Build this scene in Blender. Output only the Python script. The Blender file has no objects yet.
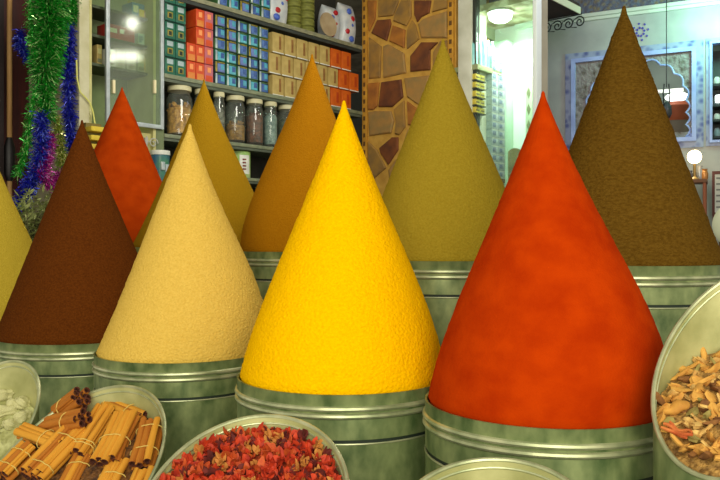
import bpy, bmesh, math, random
from mathutils import Vector, Matrix, Euler
random.seed(7)
R_ = random.Random(11)
SC = bpy.context.scene
COL = SC.collection
F, CX, CY, CZ = 760.0, 360.0, 240.0, 1.25
PI = math.pi

# ------------------------------------------------------------------ materials
def lin(c):
    o = []
    for v in c:
        v /= 255.0
        o.append(v / 12.92 if v <= .04045 else ((v + .055) / 1.055) ** 2.4)
    return (o[0], o[1], o[2], 1)
MC = {}
def mat(key, c, c2=None, rough=.7, metal=0, ns=12, bump=0, bs=60, emit=0, trans=0, spec=.5, dist=.004, detail=4, ramp=(.35, .65), stretch=None, kind='noise', bdetail=3):
    if key in MC: return MC[key]
    m = bpy.data.materials.new(key); m.use_nodes = True
    nt = m.node_tree; N = nt.nodes; L = nt.links
    b = N['Principled BSDF']
    b.inputs['Base Color'].default_value = lin(c)
    b.inputs['Roughness'].default_value = rough
    b.inputs['Metallic'].default_value = metal
    b.inputs['Specular IOR Level'].default_value = spec
    if trans: b.inputs['Transmission Weight'].default_value = trans
    if emit:
        b.inputs['Emission Color'].default_value = lin(c); b.inputs['Emission Strength'].default_value = emit
    tc = N.new('ShaderNodeTexCoord')
    src = tc.outputs['Object']
    if stretch:
        mp = N.new('ShaderNodeMapping'); mp.inputs['Scale'].default_value = stretch
        L.new(src, mp.inputs['Vector']); src = mp.outputs['Vector']
    if c2:
        if kind == 'voronoi':
            n = N.new('ShaderNodeTexVoronoi'); out = n.outputs['Distance']
        elif kind == 'wave':
            n = N.new('ShaderNodeTexWave'); n.inputs['Distortion'].default_value = 6; out = n.outputs['Fac']
        else:
            n = N.new('ShaderNodeTexNoise'); n.inputs['Detail'].default_value = detail; out = n.outputs['Fac']
        n.inputs['Scale'].default_value = ns
        r = N.new('ShaderNodeValToRGB')
        r.color_ramp.elements[0].position = ramp[0]; r.color_ramp.elements[1].position = ramp[1]
        r.color_ramp.elements[0].color = lin(c); r.color_ramp.elements[1].color = lin(c2)
        L.new(src, n.inputs['Vector']); L.new(out, r.inputs['Fac'])
        L.new(r.outputs['Color'], b.inputs['Base Color'])
    if bump:
        n2 = N.new('ShaderNodeTexNoise'); n2.inputs['Scale'].default_value = bs; n2.inputs['Detail'].default_value = bdetail
        bp = N.new('ShaderNodeBump'); bp.inputs['Strength'].default_value = bump; bp.inputs['Distance'].default_value = dist
        L.new(src, n2.inputs['Vector']); L.new(n2.outputs['Fac'], bp.inputs['Height']); L.new(bp.outputs['Normal'], b.inputs['Normal'])
    MC[key] = m
    return m

def glass(key, c=(225, 240, 230), a=.12, rough=.03):
    if key in MC: return MC[key]
    m = bpy.data.materials.new(key); m.use_nodes = True
    nt = m.node_tree; N = nt.nodes; L = nt.links
    N.remove(N['Principled BSDF'])
    t = N.new('ShaderNodeBsdfTransparent'); t.inputs['Color'].default_value = lin(c)
    g = N.new('ShaderNodeBsdfGlossy'); g.inputs['Roughness'].default_value = rough
    d = N.new('ShaderNodeBsdfDiffuse'); d.inputs['Color'].default_value = lin(c)
    mx = N.new('ShaderNodeMixShader'); mx.inputs[0].default_value = a
    L.new(t.outputs[0], mx.inputs[1]); L.new(d.outputs[0], mx.inputs[2])
    lw = N.new('ShaderNodeLayerWeight'); lw.inputs['Blend'].default_value = .5
    pw = N.new('ShaderNodeMath'); pw.operation = 'POWER'; pw.inputs[1].default_value = 4
    fr = N.new('ShaderNodeMath'); fr.operation = 'MULTIPLY_ADD'; fr.inputs[1].default_value = .6; fr.inputs[2].default_value = .05
    L.new(lw.outputs['Facing'], pw.inputs[0]); L.new(pw.outputs[0], fr.inputs[0])
    m2 = N.new('ShaderNodeMixShader')
    L.new(fr.outputs[0], m2.inputs[0]); L.new(mx.outputs[0], m2.inputs[1]); L.new(g.outputs[0], m2.inputs[2])
    L.new(m2.outputs[0], N['Material Output'].inputs['Surface'])
    MC[key] = m
    return m

# ------------------------------------------------------------------ mesh helpers
class B:
    def __init__(s): s.b = bmesh.new()
    def box(s, x0, x1, y0, y1, z0, z1, bev=0, mi=0):
        q = bmesh.new()
        bmesh.ops.create_cube(q, size=1)
        for v in q.verts:
            v.co = Vector((x0 if v.co.x < 0 else x1, y0 if v.co.y < 0 else y1, z0 if v.co.z < 0 else z1))
        if bev:
            bmesh.ops.bevel(q, geom=q.edges[:], offset=bev, segments=2, affect='EDGES', profile=.6)
        s.merge(q, mi); return s
    def merge(s, q, mi=0, M=None):
        mp = {}
        for v in q.verts: mp[v] = s.b.verts.new(M @ v.co if M else v.co)
        for f in q.faces:
            try:
                nf = s.b.faces.new([mp[v] for v in f.verts]); nf.material_index = mi
            except ValueError: pass
        q.free()
    def ring(s, pts): return [s.b.verts.new(p) for p in pts]
    def bridge(s, r0, r1, mi=0, closed=True):
        n = len(r0)
        for i in range(n if closed else n - 1):
            j = (i + 1) % n
            try: s.b.faces.new((r0[i], r0[j], r1[j], r1[i])).material_index = mi
            except ValueError: pass
    def cap(s, r, flip=False, mi=0):
        try: s.b.faces.new(r[::-1] if flip else r).material_index = mi
        except ValueError: pass
    def lathe(s, prof, seg=48, mi=0, cap0=True, cap1=True, cx=0, cy=0):
        rings = []
        for r, z in prof:
            rings.append(s.ring([(cx + r * math.cos(2 * PI * i / seg), cy + r * math.sin(2 * PI * i / seg), z) for i in range(seg)]))
        for a, c in zip(rings, rings[1:]): s.bridge(a, c, mi)
        if cap0: s.cap(rings[0], True, mi)
        if cap1: s.cap(rings[-1], False, mi)
        return s
    def tube(s, pts, r, seg=6, closed=False, mi=0):
        pts = [Vector(p) for p in pts]; n = len(pts); rings = []
        up = Vector((.13, .21, .97)); prev = None
        for i, p in enumerate(pts):
            a = pts[(i - 1) % n] if (closed or i > 0) else p
            c = pts[(i + 1) % n] if (closed or i < n - 1) else p
            t = (c - a).normalized()
            if prev is None: x = up.cross(t)
            else: x = prev - t * prev.dot(t)
            if x.length < 1e-5: x = Vector((1, 0, 0)).cross(t)
            x.normalize(); prev = x; y = t.cross(x)
            rr = r[i] if isinstance(r, (list, tuple)) else r
            rings.append(s.ring([p + (x * math.cos(2 * PI * k / seg) + y * math.sin(2 * PI * k / seg)) * rr for k in range(seg)]))
        for a, c in zip(rings, rings[1:]): s.bridge(a, c, mi)
        if closed: s.bridge(rings[-1], rings[0], mi)
        else: s.cap(rings[0], True, mi); s.cap(rings[-1], False, mi)
        return s
    def prism(s, poly, h0, h1, axis='z', mi=0):
        f = {'z': lambda a, c, h: (a, c, h), 'y': lambda a, c, h: (a, h, c), 'x': lambda a, c, h: (h, a, c)}[axis]
        r0 = s.ring([f(a, c, h0) for a, c in poly]); r1 = s.ring([f(a, c, h1) for a, c in poly])
        s.bridge(r0, r1, mi); s.cap(r0, True, mi); s.cap(r1, False, mi); return s
    def holed(s, outer, holes, y0, y1, mi=0):
        q = bmesh.new(); loops = []
        for lp in [outer] + holes:
            vs = [q.verts.new((a, y0, c)) for a, c in lp]
            for i in range(len(vs)): q.edges.new((vs[i], vs[(i + 1) % len(vs)]))
        bmesh.ops.triangle_fill(q, edges=q.edges[:], use_beauty=True, use_dissolve=False)
        e = bmesh.ops.extrude_face_region(q, geom=q.faces[:])
        for v in [g for g in e['geom'] if isinstance(g, bmesh.types.BMVert)]: v.co.y = y1
        s.merge(q, mi); return s

def obj(name, b, m, parent=None, loc=(0, 0, 0), rz=0, smooth=.6, M=None):
    me = bpy.data.meshes.new(name)
    bmesh.ops.recalc_face_normals(b.b, faces=b.b.faces[:])
    b.b.to_mesh(me); b.b.free()
    for mm in (m if isinstance(m, (list, tuple)) else [m]): me.materials.append(mm)
    if smooth:
        for p in me.polygons: p.use_smooth = True
        me.set_sharp_from_angle(angle=smooth)
    o = bpy.data.objects.new(name, me); COL.objects.link(o)
    o.location = loc; o.rotation_euler = (0, 0, rz)
    if M is not None: o.matrix_world = M
    if parent: o.parent = parent
    return o
def tag(o, label, cat, group=None):
    o['label'] = label; o['category'] = cat
    if group: o['group'] = group
    return o
def thing(name, label, cat, loc=(0, 0, 0), rz=0, group=None):
    o = bpy.data.objects.new(name, None); COL.objects.link(o)
    o.empty_display_size = .05; o.location = loc; o.rotation_euler = (0, 0, rz)
    return tag(o, label, cat, group)
def struct(name, b, m, loc=(0, 0, 0), rz=0, parent=None, smooth=.6):
    o = obj(name, b, m, parent, loc, rz, smooth)
    if not parent: o['kind'] = 'structure'
    return o
def dup(root, loc=None, rz=None, label=None, group=None, mats=None):
    r = root.copy(); COL.objects.link(r)
    if loc is not None: r.location = loc
    if rz is not None: r.rotation_euler = (0, 0, rz)
    if label: r['label'] = label
    if group: r['group'] = group
    for ch in list(root.children):
        c = ch.copy(); COL.objects.link(c); c.parent = r
        for g in ch.children:
            d = g.copy(); COL.objects.link(d); d.parent = c
    return r
ORD = ['first', 'second', 'third', 'fourth', 'fifth', 'sixth', 'seventh', 'eighth', 'ninth', 'tenth']

class Frame:                      # a vertical plane in the place: l along it, off towards the street, z up
    def __init__(s, ox, oy, th):
        s.o = Vector((ox, oy)); s.th = th
        s.e = Vector((math.cos(th), math.sin(th))); s.n = Vector((math.sin(th), -math.cos(th)))
    def l(s, px, off=0):
        d = Vector(((px - CX) / F, 1)); o = s.o + s.n * off
        # o + e l = d Y
        det = s.e.x * -d.y + d.x * s.e.y
        l = (-o.x * -d.y + o.y * -d.x) / det
        return l
    def Y(s, px, off=0): return (s.o + s.n * off + s.e * s.l(px, off)).y
    def z(s, px, py, off=0): return CZ + (CY - py) / F * s.Y(px, off)
    def w(s, l, off=0, z=0):
        p = s.o + s.n * off + s.e * l
        return Vector((p.x, p.y, z))
U = math.atan2(1, 660 / 760.0)                 # the shelf wall runs off to the right into the depth
W = Frame(.026, 6.5, U)
PF = Frame(.026, 6.5, U - PI / 2)              # pillar and mirror doorway, at a right angle to it
RW = Frame(1.78, 7.5, -.466)                   # plaster wall on the right

def P(px, py, Y): return Vector(((px - CX) / F * Y, Y, CZ + (CY - py) / F * Y))

# ------------------------------------------------------------------ shared materials
galv = mat('galvanised', (82, 104, 60), (162, 174, 116), rough=.42, metal=.3, ns=24, ramp=(.3, .75), bump=.25, bs=40, dist=.003, detail=8, stretch=(1, 1, .6))
galv2 = mat('galvanised_inside', (156, 156, 98), (186, 184, 126), rough=.5, metal=.2, ns=14, bump=.25, bs=60, dist=.002, detail=8)
rimm = mat('galvanised_rim', (150, 160, 118), (196, 198, 156), rough=.35, metal=.5, ns=20)
seamm = mat('drum_seam', (44, 56, 44), rough=.6, metal=.3)
dark = mat('dark_board', (28, 22, 20), rough=.8)
wood = mat('old_wood', (70, 48, 30), (100, 72, 44), ns=8, rough=.7, stretch=(1, 1, 8))

# ------------------------------------------------------------------ drums and spice cones
DRUM = [
 # kind, apex px, base px, apex py, rim centre py, depth, half width px, colours, taper power, grain, bulge left, bulge right, label
 ('dusty olive-yellow', -14, -14, 136, 332, 3.2, 85, (172, 148, 44), (184, 158, 54), 1.12, .45, 0, 0, 'olive-yellow spice cone cut off by left edge of the photo'),
 ('dark brown', 82, 82, 121, 334, 2.8, 80, (100, 52, 14), (82, 40, 10), 1.0, .55, 0, .5, 'dark chocolate-brown spice cone beside the tinsel'),
 ('cream', 190, 183.5, 125, 350, 2.42, 83.5, (232, 194, 92), (220, 180, 78), 1.0, .85, -.2, 1.4, 'pale cream spice cone, lightest of all cones'),
 ('bright yellow', 344, 343, 102, 374, 1.91, 103, (250, 194, 0), (244, 182, 0), 1.0, .8, .4, .65, 'bright yellow turmeric-coloured spice cone in the middle of the front row'),
 ('red-orange', 543, 545, 93, 400, 1.61, 117.5, (182, 56, 3), (164, 44, 2), 1.0, .35, .5, 1.4, 'large smooth red-orange spice cone right of the yellow cone'),
 ('rusty red', 122, 122, 88, 247, 3.9, 66, (164, 56, 6), (148, 46, 4), 1.0, .3, 0, 0, 'small rusty red spice cone in front of the glass cabinet'),
 ('brownish gold', 204, 203, 80, 247, 3.37, 69, (150, 114, 20), (142, 106, 16), 1.06, .45, -.2, .7, 'slim brownish gold spice cone rising behind the cream cone'),
 ('ochre', 312, 311, 55, 251, 3.0, 71, (168, 112, 14), (158, 102, 10), 1.0, .45, .9, .5, 'ochre orange-brown spice cone behind the left of the yellow cone'),
 ('olive green', 443, 444, 40, 259, 2.53, 86, (162, 138, 40), (150, 126, 32), 1.03, .7, .1, .3, 'olive green spice cone in front of the stone pillar'),
 ('dark umber', 624, 622, 7, 263, 2.2, 94, (112, 82, 26), (92, 64, 16), 1.0, 1.3, 0, 0, 'tall dark umber seed cone with coarse grain at the right'),
]
def drum(col, pxa, px, py, yb, d, hw, c1, c2, pw, grain, bl, br, lab):
    R = hw * d / F; zr = CZ - (yb - CY) * d / F; X = (px - CX) / F * d
    dxa = (pxa - px) / F * d
    H = CZ + (CY - py) / F * d - zr
    t = thing('galvanized_drum', 'galvanized metal drum holding up the %s spice cone' % col, 'drum', (X, d, 0), R_.uniform(0, 6), 'galvanized drums under the spice cones')
    b = B(); Ro = R + .004
    # thin walled, open on top
    b.lathe([(Ro, 0), (Ro, zr - .106)], 72, cap1=False)
    b.lathe([(Ro, zr - .098), (Ro, zr - .052)], 72, cap0=False, cap1=False)
    b.lathe([(Ro, zr - .054), (Ro, zr - .001), (Ro + .001, zr + .0005), (Ro - .004, zr), (Ro - .005, zr - .02), (Ro - .005, zr - .07), (.001, zr - .07)], 72, cap0=False)
    obj('body', b, galv, t)
    for z in (zr - .031, zr - .047):
        b = B(); b.tube([(Ro * math.cos(2 * PI * i / 72), Ro * math.sin(2 * PI * i / 72), z) for i in range(72)], .0062, 8, True)
        obj('rim_bead', b, rimm, t)
    b = B(); b.lathe([(Ro - .003, zr - .108), (Ro - .003, zr - .096)], 72, cap0=False, cap1=False)
    b.tube([(Ro * math.cos(2 * PI * i / 72), Ro * math.sin(2 * PI * i / 72), zr - .107) for i in range(72)], .0022, 6, True, mi=1)
    obj('seam', b, [seamm, rimm], t)
    # spice cone
    b = B(); seg, nr = 110, 64
    Rc = R - .0025
    rings = []
    rr = random.Random(col)
    jt = .0005 * grain + .0002
    n = nr; rows = [(-.06, None), (-.006, None)] + [(None, i / n) for i in range(n)] + [(None, f) for f in (.988, .992, .995, .998, 1)]
    for z0, f in rows:
        ps = []
        for i in range(seg):
            a = 2 * PI * i / seg; c_, s_ = math.cos(a), math.sin(a)
            if f is None: ps.append(((Rc - .003) * c_, (Rc - .003) * s_, z0)); continue
            bb = br if c_ > 0 else bl
            bb = bb * abs(c_) + (bl + br) / 2 * (1 - abs(c_))
            q = (1 - f) ** pw + bb * f * (1 - f) ** 3
            q = min(q, 1.0) * Rc
            tip = .0035 + .0025 * grain; f0 = 1 - tip / Rc
            if f > f0: q = max(q * .6, tip * math.sqrt(max(0, 1 - ((f - f0) / (1 - f0)) ** 2)) + .0003)
            j_ = 0 if f < .02 or f > .98 else jt * min(1, q / .03)
            q += rr.gauss(0, j_)
            ps.append((q * c_ + dxa * f, q * s_, H * f + rr.gauss(0, j_)))
        rings.append(b.ring(ps))
    for a, c in zip(rings, rings[1:]): b.bridge(a, c)
    b.cap(rings[0], True); b.cap(rings[-1])
    m = mat('spice_' + col, c1, c2, rough=.95, ns=(16 if grain < .4 else 160) if grain < 1.2 else 90, bump=.3 if grain < .4 else .85, bs=135 if grain >= .6 else 190, dist=.003 if grain < .4 else .0052 + .003 * (grain > 1), spec=.02, detail=9, ramp=(.36, .66),
            stretch=(1, 1, 2.2) if grain > 1.2 else (1, 1, 1.2))
    tag(obj('spice_cone', b, m, None, (X, d, zr + .004), 0, smooth=3), lab + ', heaped on its drum', 'spice cone', 'spice cones')
for a in DRUM: drum(*a)

# ------------------------------------------------------------------ slant-cut bins in the front
class Bin:
    def __init__(s, label, px, py, d, R, al, ya):
        s.R, s.ta, s.ya = R, math.tan(al), ya
        c = P(px, py, d); s.c = c
        s.M = Matrix.Translation(c) @ Matrix.Rotation(ya, 4, 'Z'); s.Mi = s.M.inverted()
        t = s.t = thing('slant_cut_bin', label, 'bin', (c.x, c.y, 0), ya, 'slant-cut galvanized bins in front')
        n = 72
        cs = [(math.cos(2 * PI * i / n), math.sin(2 * PI * i / n)) for i in range(n)]
        b = B(); Ri = R - .003; dp = .16
        zz = lambda y: c.z + s.ta * y
        lowz = c.z - s.ta * R - .10
        r0 = b.ring([(R * x, R * y, 0) for x, y in cs]); r1 = b.ring([(R * x, R * y, zz(R * y)) for x, y in cs])
        b.bridge(r0, r1, 0); b.cap(r0, True)
        r2 = b.ring([(Ri * x, Ri * y, zz(R * y)) for x, y in cs]); b.bridge(r1, r2, 0)
        r3 = b.ring([(Ri * x, Ri * y, lowz) for x, y in cs]); b.bridge(r2, r3, 1); b.cap(r3, False, 1)
        obj('body', b, [galv, galv2], t)
        b = B(); b.tube([(R * x, R * y, zz(R * y)) for x, y in cs], .0042, 8, True); obj('rim', b, rimm, t)
        b = B(); b.tube([((R - .0035) * x, (R - .0035) * y, zz(R * y) - .0125) for x, y in cs], .0022, 6, True); obj('inner_bead', b, rimm, t)
    def surf(s, z0, sl, mound=0):
        s.z0, s.sl, s.mo = z0, sl, mound
    def h(s, x, y): return s.z0 + s.sl * y + s.mo * (1 - (x * x + y * y) / s.R ** 2)
    def hit(s, px, py, up=0):
        o = s.Mi @ Vector((0, 0, CZ)); dv = (s.Mi.to_3x3() @ Vector(((px - CX) / F, 1, (CY - py) / F)))
        k = (s.z0 + up + s.sl * o.y - o.z) / (dv.z - s.sl * dv.y)
        return o + dv * k
    def fill(s, name, label, cat, m, rough=.004, group=None, seed=1):
        b = B(); Rf = s.R - .0045; rg = random.Random(seed)
        nr, n = 16, 56; rings = []
        zb = -s.ta * s.R - .098
        rings.append(b.ring([(Rf * math.cos(2 * PI * i / n), Rf * math.sin(2 * PI * i / n), zb) for i in range(n)]))
        for k in range(nr, 0, -1):
            r = Rf * k / nr
            ps = []
            for i in range(n):
                x, y = r * math.cos(2 * PI * i / n), r * math.sin(2 * PI * i / n)
                ps.append((x, y, min(s.h(x, y) + rg.gauss(0, rough), s.ta * y - .014)))
            rings.append(b.ring(ps))
        for a, c in zip(rings, rings[1:]): b.bridge(a, c)
        b.cap(rings[0], True); b.cap(rings[-1])
        o = obj(name, b, m, None, (0, 0, 0), 0, smooth=.9, M=s.M)
        o['kind'] = 'stuff'; tag(o, label, cat); return o

# --- bin of cinnamon
cin = Bin('slant-cut galvanized bin full of cinnamon stick bundles', 71, 473, 1.75, .21, .654, -.346)
cin.surf(-.030, math.tan(.56), .016)
cin.fill('cinnamon_bits', 'broken cinnamon bits under the tied bundles', 'cinnamon', mat('cinnamon_bits', (58, 32, 10), (120, 76, 24), ns=70, bump=.8, bs=90, dist=.01))
bark = mat('cinnamon_bark', (200, 136, 40), (228, 168, 62), rough=.75, ns=30, bump=.3, bs=90, dist=.002, stretch=(.15, 1, 1), spec=.2)
bark2 = mat('cinnamon_bark_dark', (164, 96, 30), (200, 132, 46), rough=.75, ns=30, bump=.3, bs=90, dist=.002, stretch=(.15, 1, 1), spec=.2)
endm = mat('cinnamon_end', (62, 26, 12), (92, 42, 18), ns=120, rough=.9)
strm = mat('string', (214, 186, 96), rough=.8)
def stick_mesh(L, r, seed):
    rg = random.Random(seed); b = B(); n = 14
    rot = rg.uniform(0, 6.28); bend = rg.uniform(-.004, .004)
    def sec(x, k, dx=0):
        ps = []
        for i in range(n):
            a = 2 * PI * i / n
            da = (a - PI)
            q = k * (1 - .42 * math.exp(-(da / .38) ** 2))
            ps.append((x, q * math.cos(a + rot) + bend * math.sin(PI * (x / L + .5)), q * math.sin(a + rot)))
        return b.ring(ps)
    xs = [-L / 2, -L / 4, 0, L / 4, L / 2]
    rs = [sec(x, r * rg.uniform(.92, 1.05)) for x in xs]
    for a, c in zip(rs, rs[1:]): b.bridge(a, c, 0)
    for x, ring, sg in ((-L / 2, rs[0], 1), (L / 2, rs[-1], -1)):
        i1 = sec(x, r * .62); b.bridge(ring, i1, 1)
        i2 = sec(x + sg * .02, r * .55); b.bridge(i1, i2, 1); b.cap(i2, False, 1)
    return b
def bundle(p0, p1, wpx, up, label, ties, m=None, flat=.62, rs=.0092, up0=None):
    a = cin.M @ cin.hit(*p0, up=up if up0 is None else up0); c = cin.M @ cin.hit(*p1, up=up)
    ax = (c - a); L = ax.length; ax.normalize()
    nz = (cin.M.to_3x3() @ Vector((0, -cin.sl, 1))).normalized(); nz = (nz - ax * nz.dot(ax)).normalized()
    ny = nz.cross(ax)
    M = Matrix(((ax.x, ny.x, nz.x, 0), (ax.y, ny.y, nz.y, 0), (ax.z, ny.z, nz.z, 0), (0, 0, 0, 1)))
    M = Matrix.Translation((a + c) / 2) @ M
    t = thing('cinnamon_bundle', label, 'cinnamon', group='cinnamon bundles in the bin'); t.matrix_world = M
    hw = wpx * (a + c).y / 2 / F / 2; hh = hw * flat
    k = 0; rows = max(2, int(round(2 * hh / (rs * 1.8))))
    for i in range(rows):
        z = -hh + rs + i * (2 * hh - 2 * rs) / max(1, rows - 1)
        wd = hw * math.sqrt(max(.25, 1 - (z / (hh * 1.15)) ** 2))
        nn = max(2, int(round((2 * wd) / (rs * 1.8))))
        for q in range(nn):
            y = -wd + rs + q * (2 * wd - 2 * rs) / max(1, nn - 1) + R_.gauss(0, .0008)
            b = stick_mesh(L * R_.uniform(.92, 1.04), rs * R_.uniform(.86, 1.12), R_.random())
            o = obj('cinnamon_stick', b, [m or (bark if R_.random() < .7 else bark2), endm], t)
            o.location = (R_.gauss(0, .004), y, z + R_.gauss(0, .001)); k += 1
    for x in ties:
        b = B(); b.tube([(x * L + .001 * math.sin(2 * i), (hw + .0025) * math.cos(2 * PI * i / 28), (hh + .003) * math.sin(2 * PI * i / 28)) for i in range(28)], .0013, 5, True)
        obj('string_tie', b, strm, t)
    return t
bundle((82, 397), (58, 416), 23, .012, 'dark-ended cinnamon bundle at the top left of the bin, ends facing out', (.1,), bark2, .9, up0=.085)
bundle((84, 419), (46, 428), 20, .022, 'cinnamon bundle lying under the dark-ended one, pointing left', (-.1,), bark2, .9, up0=.075)
bundle((98, 399), (143, 418), 17, .010, 'cinnamon bundle lying crosswise against the back of the bin', (-.25, .2))
bundle((22, 430), (62, 445), 19, .045, 'short cinnamon bundle crossing the left rim of the bin', (.1,))
bundle((30, 446), (0, 476), 26, .036, 'cinnamon bundle at the lower left in the frame corner', (-.2, .25))
bundle((76, 431), (32, 477), 29, .040, 'big slanting cinnamon bundle in front, tied with two strings', (-.28, .3))
bundle((107, 409), (77, 455), 25, .026, 'cinnamon bundle in the centre, left of the widest one', (.3, .36))
bundle((127, 417), (104, 464), 31, .026, 'widest cinnamon bundle in the centre with dark lower ends', (.05,))
bundle((152, 423), (141, 467), 26, .018, 'upright cinnamon bundle by the right rim with two strings', (-.3, .2))
bundle((84, 458), (66, 492), 24, .010, 'cinnamon bundle poking out below the slanting one', (-.2,))
bundle((122, 462), (104, 496), 28, .004, 'cinnamon bundle below the widest one at the bottom edge', (.0,))
bundle((146, 472), (134, 500), 24, .004, 'cinnamon bundle below the upright one in the lower right', (.1,))

# --- bin of dried red flowers
flo = Bin('slant-cut galvanized bin heaped with dried red flowers', 243.4, 503, 1.30, .179, .541, -.155)
flo.surf(-.020, math.tan(.51), .014)
flo.fill('flower_crumbs', 'crumbled red petals filling the bin under the dried flowers', 'dried flowers', mat('flower_crumbs', (110, 26, 10), (176, 70, 24), ns=60, bump=.8, bs=80, dist=.01))
def flower_mesh(seed):
    rg = random.Random(seed); b = B()
    for k in range(rg.randint(6, 8)):
        a = 2 * PI * k / 7 + rg.uniform(-.3, .3); el = rg.uniform(.1, 1.2)
        L = rg.uniform(.010, .017); wd = rg.uniform(.004, .007)
        d = Vector((math.cos(a) * math.cos(el), math.sin(a) * math.cos(el), math.sin(el)))
        sd = Vector((-math.sin(a), math.cos(a), 0)); curl = Vector((0, 0, rg.uniform(-.006, .008)))
        rings = []
        for t, ww in ((0, .35), (.4, 1), (.75, .85), (1, .25)):
            c = d * L * t + curl * t * t; up = d.cross(sd) * .0008
            w2 = wd * ww; cup = d.cross(sd) * (w2 * .5)
            rings.append(b.ring([c - sd * w2 - cup, c - up, c + sd * w2 - cup, c + up]))
        for p, q in zip(rings, rings[1:]): b.bridge(p, q)
        b.cap(rings[0], True); b.cap(rings[-1])
    q = bmesh.new(); bmesh.ops.create_icosphere(q, subdivisions=1, radius=.005)
    for v in q.verts: v.co *= rg.uniform(.7, 1.3)
    b.merge(q)
    return b
def mesh_only(name, b, ms):
    o = obj(name, b, ms, smooth=.7); me = o.data; bpy.data.objects.remove(o); return me
fl_m = [mat('petal_red', (206, 62, 12), (150, 30, 8), ns=60, rough=.7), mat('petal_orange', (196, 84, 20), (170, 56, 16), ns=60, rough=.7),
        mat('petal_tan', (196, 132, 54), (172, 100, 38), ns=60, rough=.8), mat('petal_dark', (112, 28, 16), (72, 18, 10), ns=60, rough=.8)]
fl_lab = ['bright red dried flower in the heap of the front bin', 'orange dried flower in the heap of the front bin', 'faded tan dried flower in the heap of the front bin', 'dark maroon dried flower in the heap of the front bin']
fl_mesh = [[mesh_only('dried_flower', flower_mesh(31 * i + 7 * c), fl_m[c]) for i in range(3)] for c in range(4)]
def scatter(bn, n, rad, spots):
    out = []; tries = 0
    while len(out) < n and tries < 20000:
        tries += 1
        a = R_.uniform(0, 2 * PI); r = bn.R * .93 * math.sqrt(R_.random())
        x, y = r * math.cos(a), r * math.sin(a)
        w = bn.M @ Vector((x, y, bn.h(x, y)))
        if CY - F * (w.z - CZ) / w.y > 500: continue
        if all((x - p[0]) ** 2 + (y - p[1]) ** 2 > rad * rad for p in out + spots): out.append((x, y))
    return out
for x, y in scatter(flo, 260, .0115, []):
    c = R_.choices(range(4), (46, 20, 18, 16))[0]
    o = bpy.data.objects.new('dried_flower', R_.choice(fl_mesh[c])); COL.objects.link(o)
    o.matrix_world = flo.M @ Matrix.Translation((x, y, flo.h(x, y) + R_.uniform(.002, .012))) @ Euler((R_.uniform(-1, 1), R_.uniform(-1, 1), R_.uniform(0, 6))).to_matrix().to_4x4() @ Matrix.Scale(R_.uniform(.9, 1.35), 4)
    tag(o, fl_lab[c], 'dried flower', ['red', 'orange', 'tan', 'maroon'][c] + ' dried flowers in the heap')

# --- empty looking bin
Bin('slant-cut galvanized bin below the red cone, only its empty rim showing', 494, 520.6, 1.12, .145, .328, -.314)

# --- bin of root chips on the right
k = 1.25 / 1.35
rig = Bin('large slant-cut galvanized bin of dried root chips at the right edge', 749, 362, 1.25, .159 * k, .83, -.86)
rig.surf(-.062, math.tan(.50), .0)
rig.fill('chip_crumbs', 'fine crumbs and shavings under the dried root chips', 'root chips', mat('chip_crumbs', (116, 82, 32), (200, 154, 78), ns=90, bump=.9, bs=110, dist=.01))
def chip_mesh(seed, kind):
    rg = random.Random(seed); b = B(); q = bmesh.new()
    bmesh.ops.create_icosphere(q, subdivisions=2, radius=1)
    sx, sy, sz = {0: (.013, .008, .004), 1: (.010, .0085, .0055), 2: (.018, .004, .0035)}[kind]
    k1, k2, k3 = [rg.uniform(0, 6) for _ in range(3)]
    for v in q.verts:
        f = 1 + .28 * math.sin(3 * v.co.x + k1) + .22 * math.sin(5 * v.co.y + k2) + .15 * math.sin(7 * v.co.z + k3)
        v.co = Vector((v.co.x * sx * f, v.co.y * sy * f, v.co.z * sz * f + .25 * sx * (v.co.x ** 2)))
    b.merge(q); return b
ch_m = [mat('chip_tan', (222, 168, 76), (190, 132, 54), ns=60, rough=.85), mat('chip_pale', (222, 184, 106), (186, 140, 70), ns=60, rough=.85),
        mat('chip_brown', (140, 92, 40), (104, 64, 28), ns=60, rough=.85), mat('chip_green', (160, 146, 76), (128, 112, 54), ns=60, rough=.85)]
ch_lab = ['tan dried root chip in the right-hand bin', 'pale cream dried root chip in the right-hand bin', 'dark brown dried root chip in the right-hand bin', 'greenish dried root chip in the right-hand bin']
ch_mesh = [[mesh_only('root_chip', chip_mesh(17 * i + c, i % 3), ch_m[c]) for i in range(4)] for c in range(4)]
big = rig.hit(677, 409, up=.012); cur = rig.hit(680, 431, up=.012)
for x, y in scatter(rig, 240, .0088, [(big.x + q, big.y + r) for q in (-.012, 0, .012) for r in (-.008, .008)] + [(cur.x + q, cur.y) for q in (-.012, 0, .012)]):
    c = R_.choices(range(4), (48, 26, 16, 10))[0]
    o = bpy.data.objects.new('root_chip', R_.choice(ch_mesh[c])); COL.objects.link(o)
    o.matrix_world = rig.M @ Matrix.Translation((x, y, rig.h(x, y) + R_.uniform(.001, .007))) @ Euler((R_.uniform(-.9, .9) + .4, R_.uniform(-.9, .9), R_.uniform(0, 6))).to_matrix().to_4x4() @ Matrix.Scale(R_.uniform(.85, 1.4), 4)
    tag(o, ch_lab[c], 'root chip', ['tan', 'pale', 'brown', 'greenish'][c] + ' root chips in the bin')
def along(bn, p0, p1, up):
    a = bn.M @ bn.hit(*p0, up=up); c = bn.M @ bn.hit(*p1, up=up); ax = (c - a).normalized()
    nz = (bn.M.to_3x3() @ Vector((0, -bn.sl, 1))).normalized(); nz = (nz - ax * nz.dot(ax)).normalized(); ny = nz.cross(ax)
    return Matrix.Translation((a + c) / 2) @ Matrix(((ax.x, ny.x, nz.x, 0), (ax.y, ny.y, nz.y, 0), (ax.z, ny.z, nz.z, 0), (0, 0, 0, 1))), (c - a).length
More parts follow.
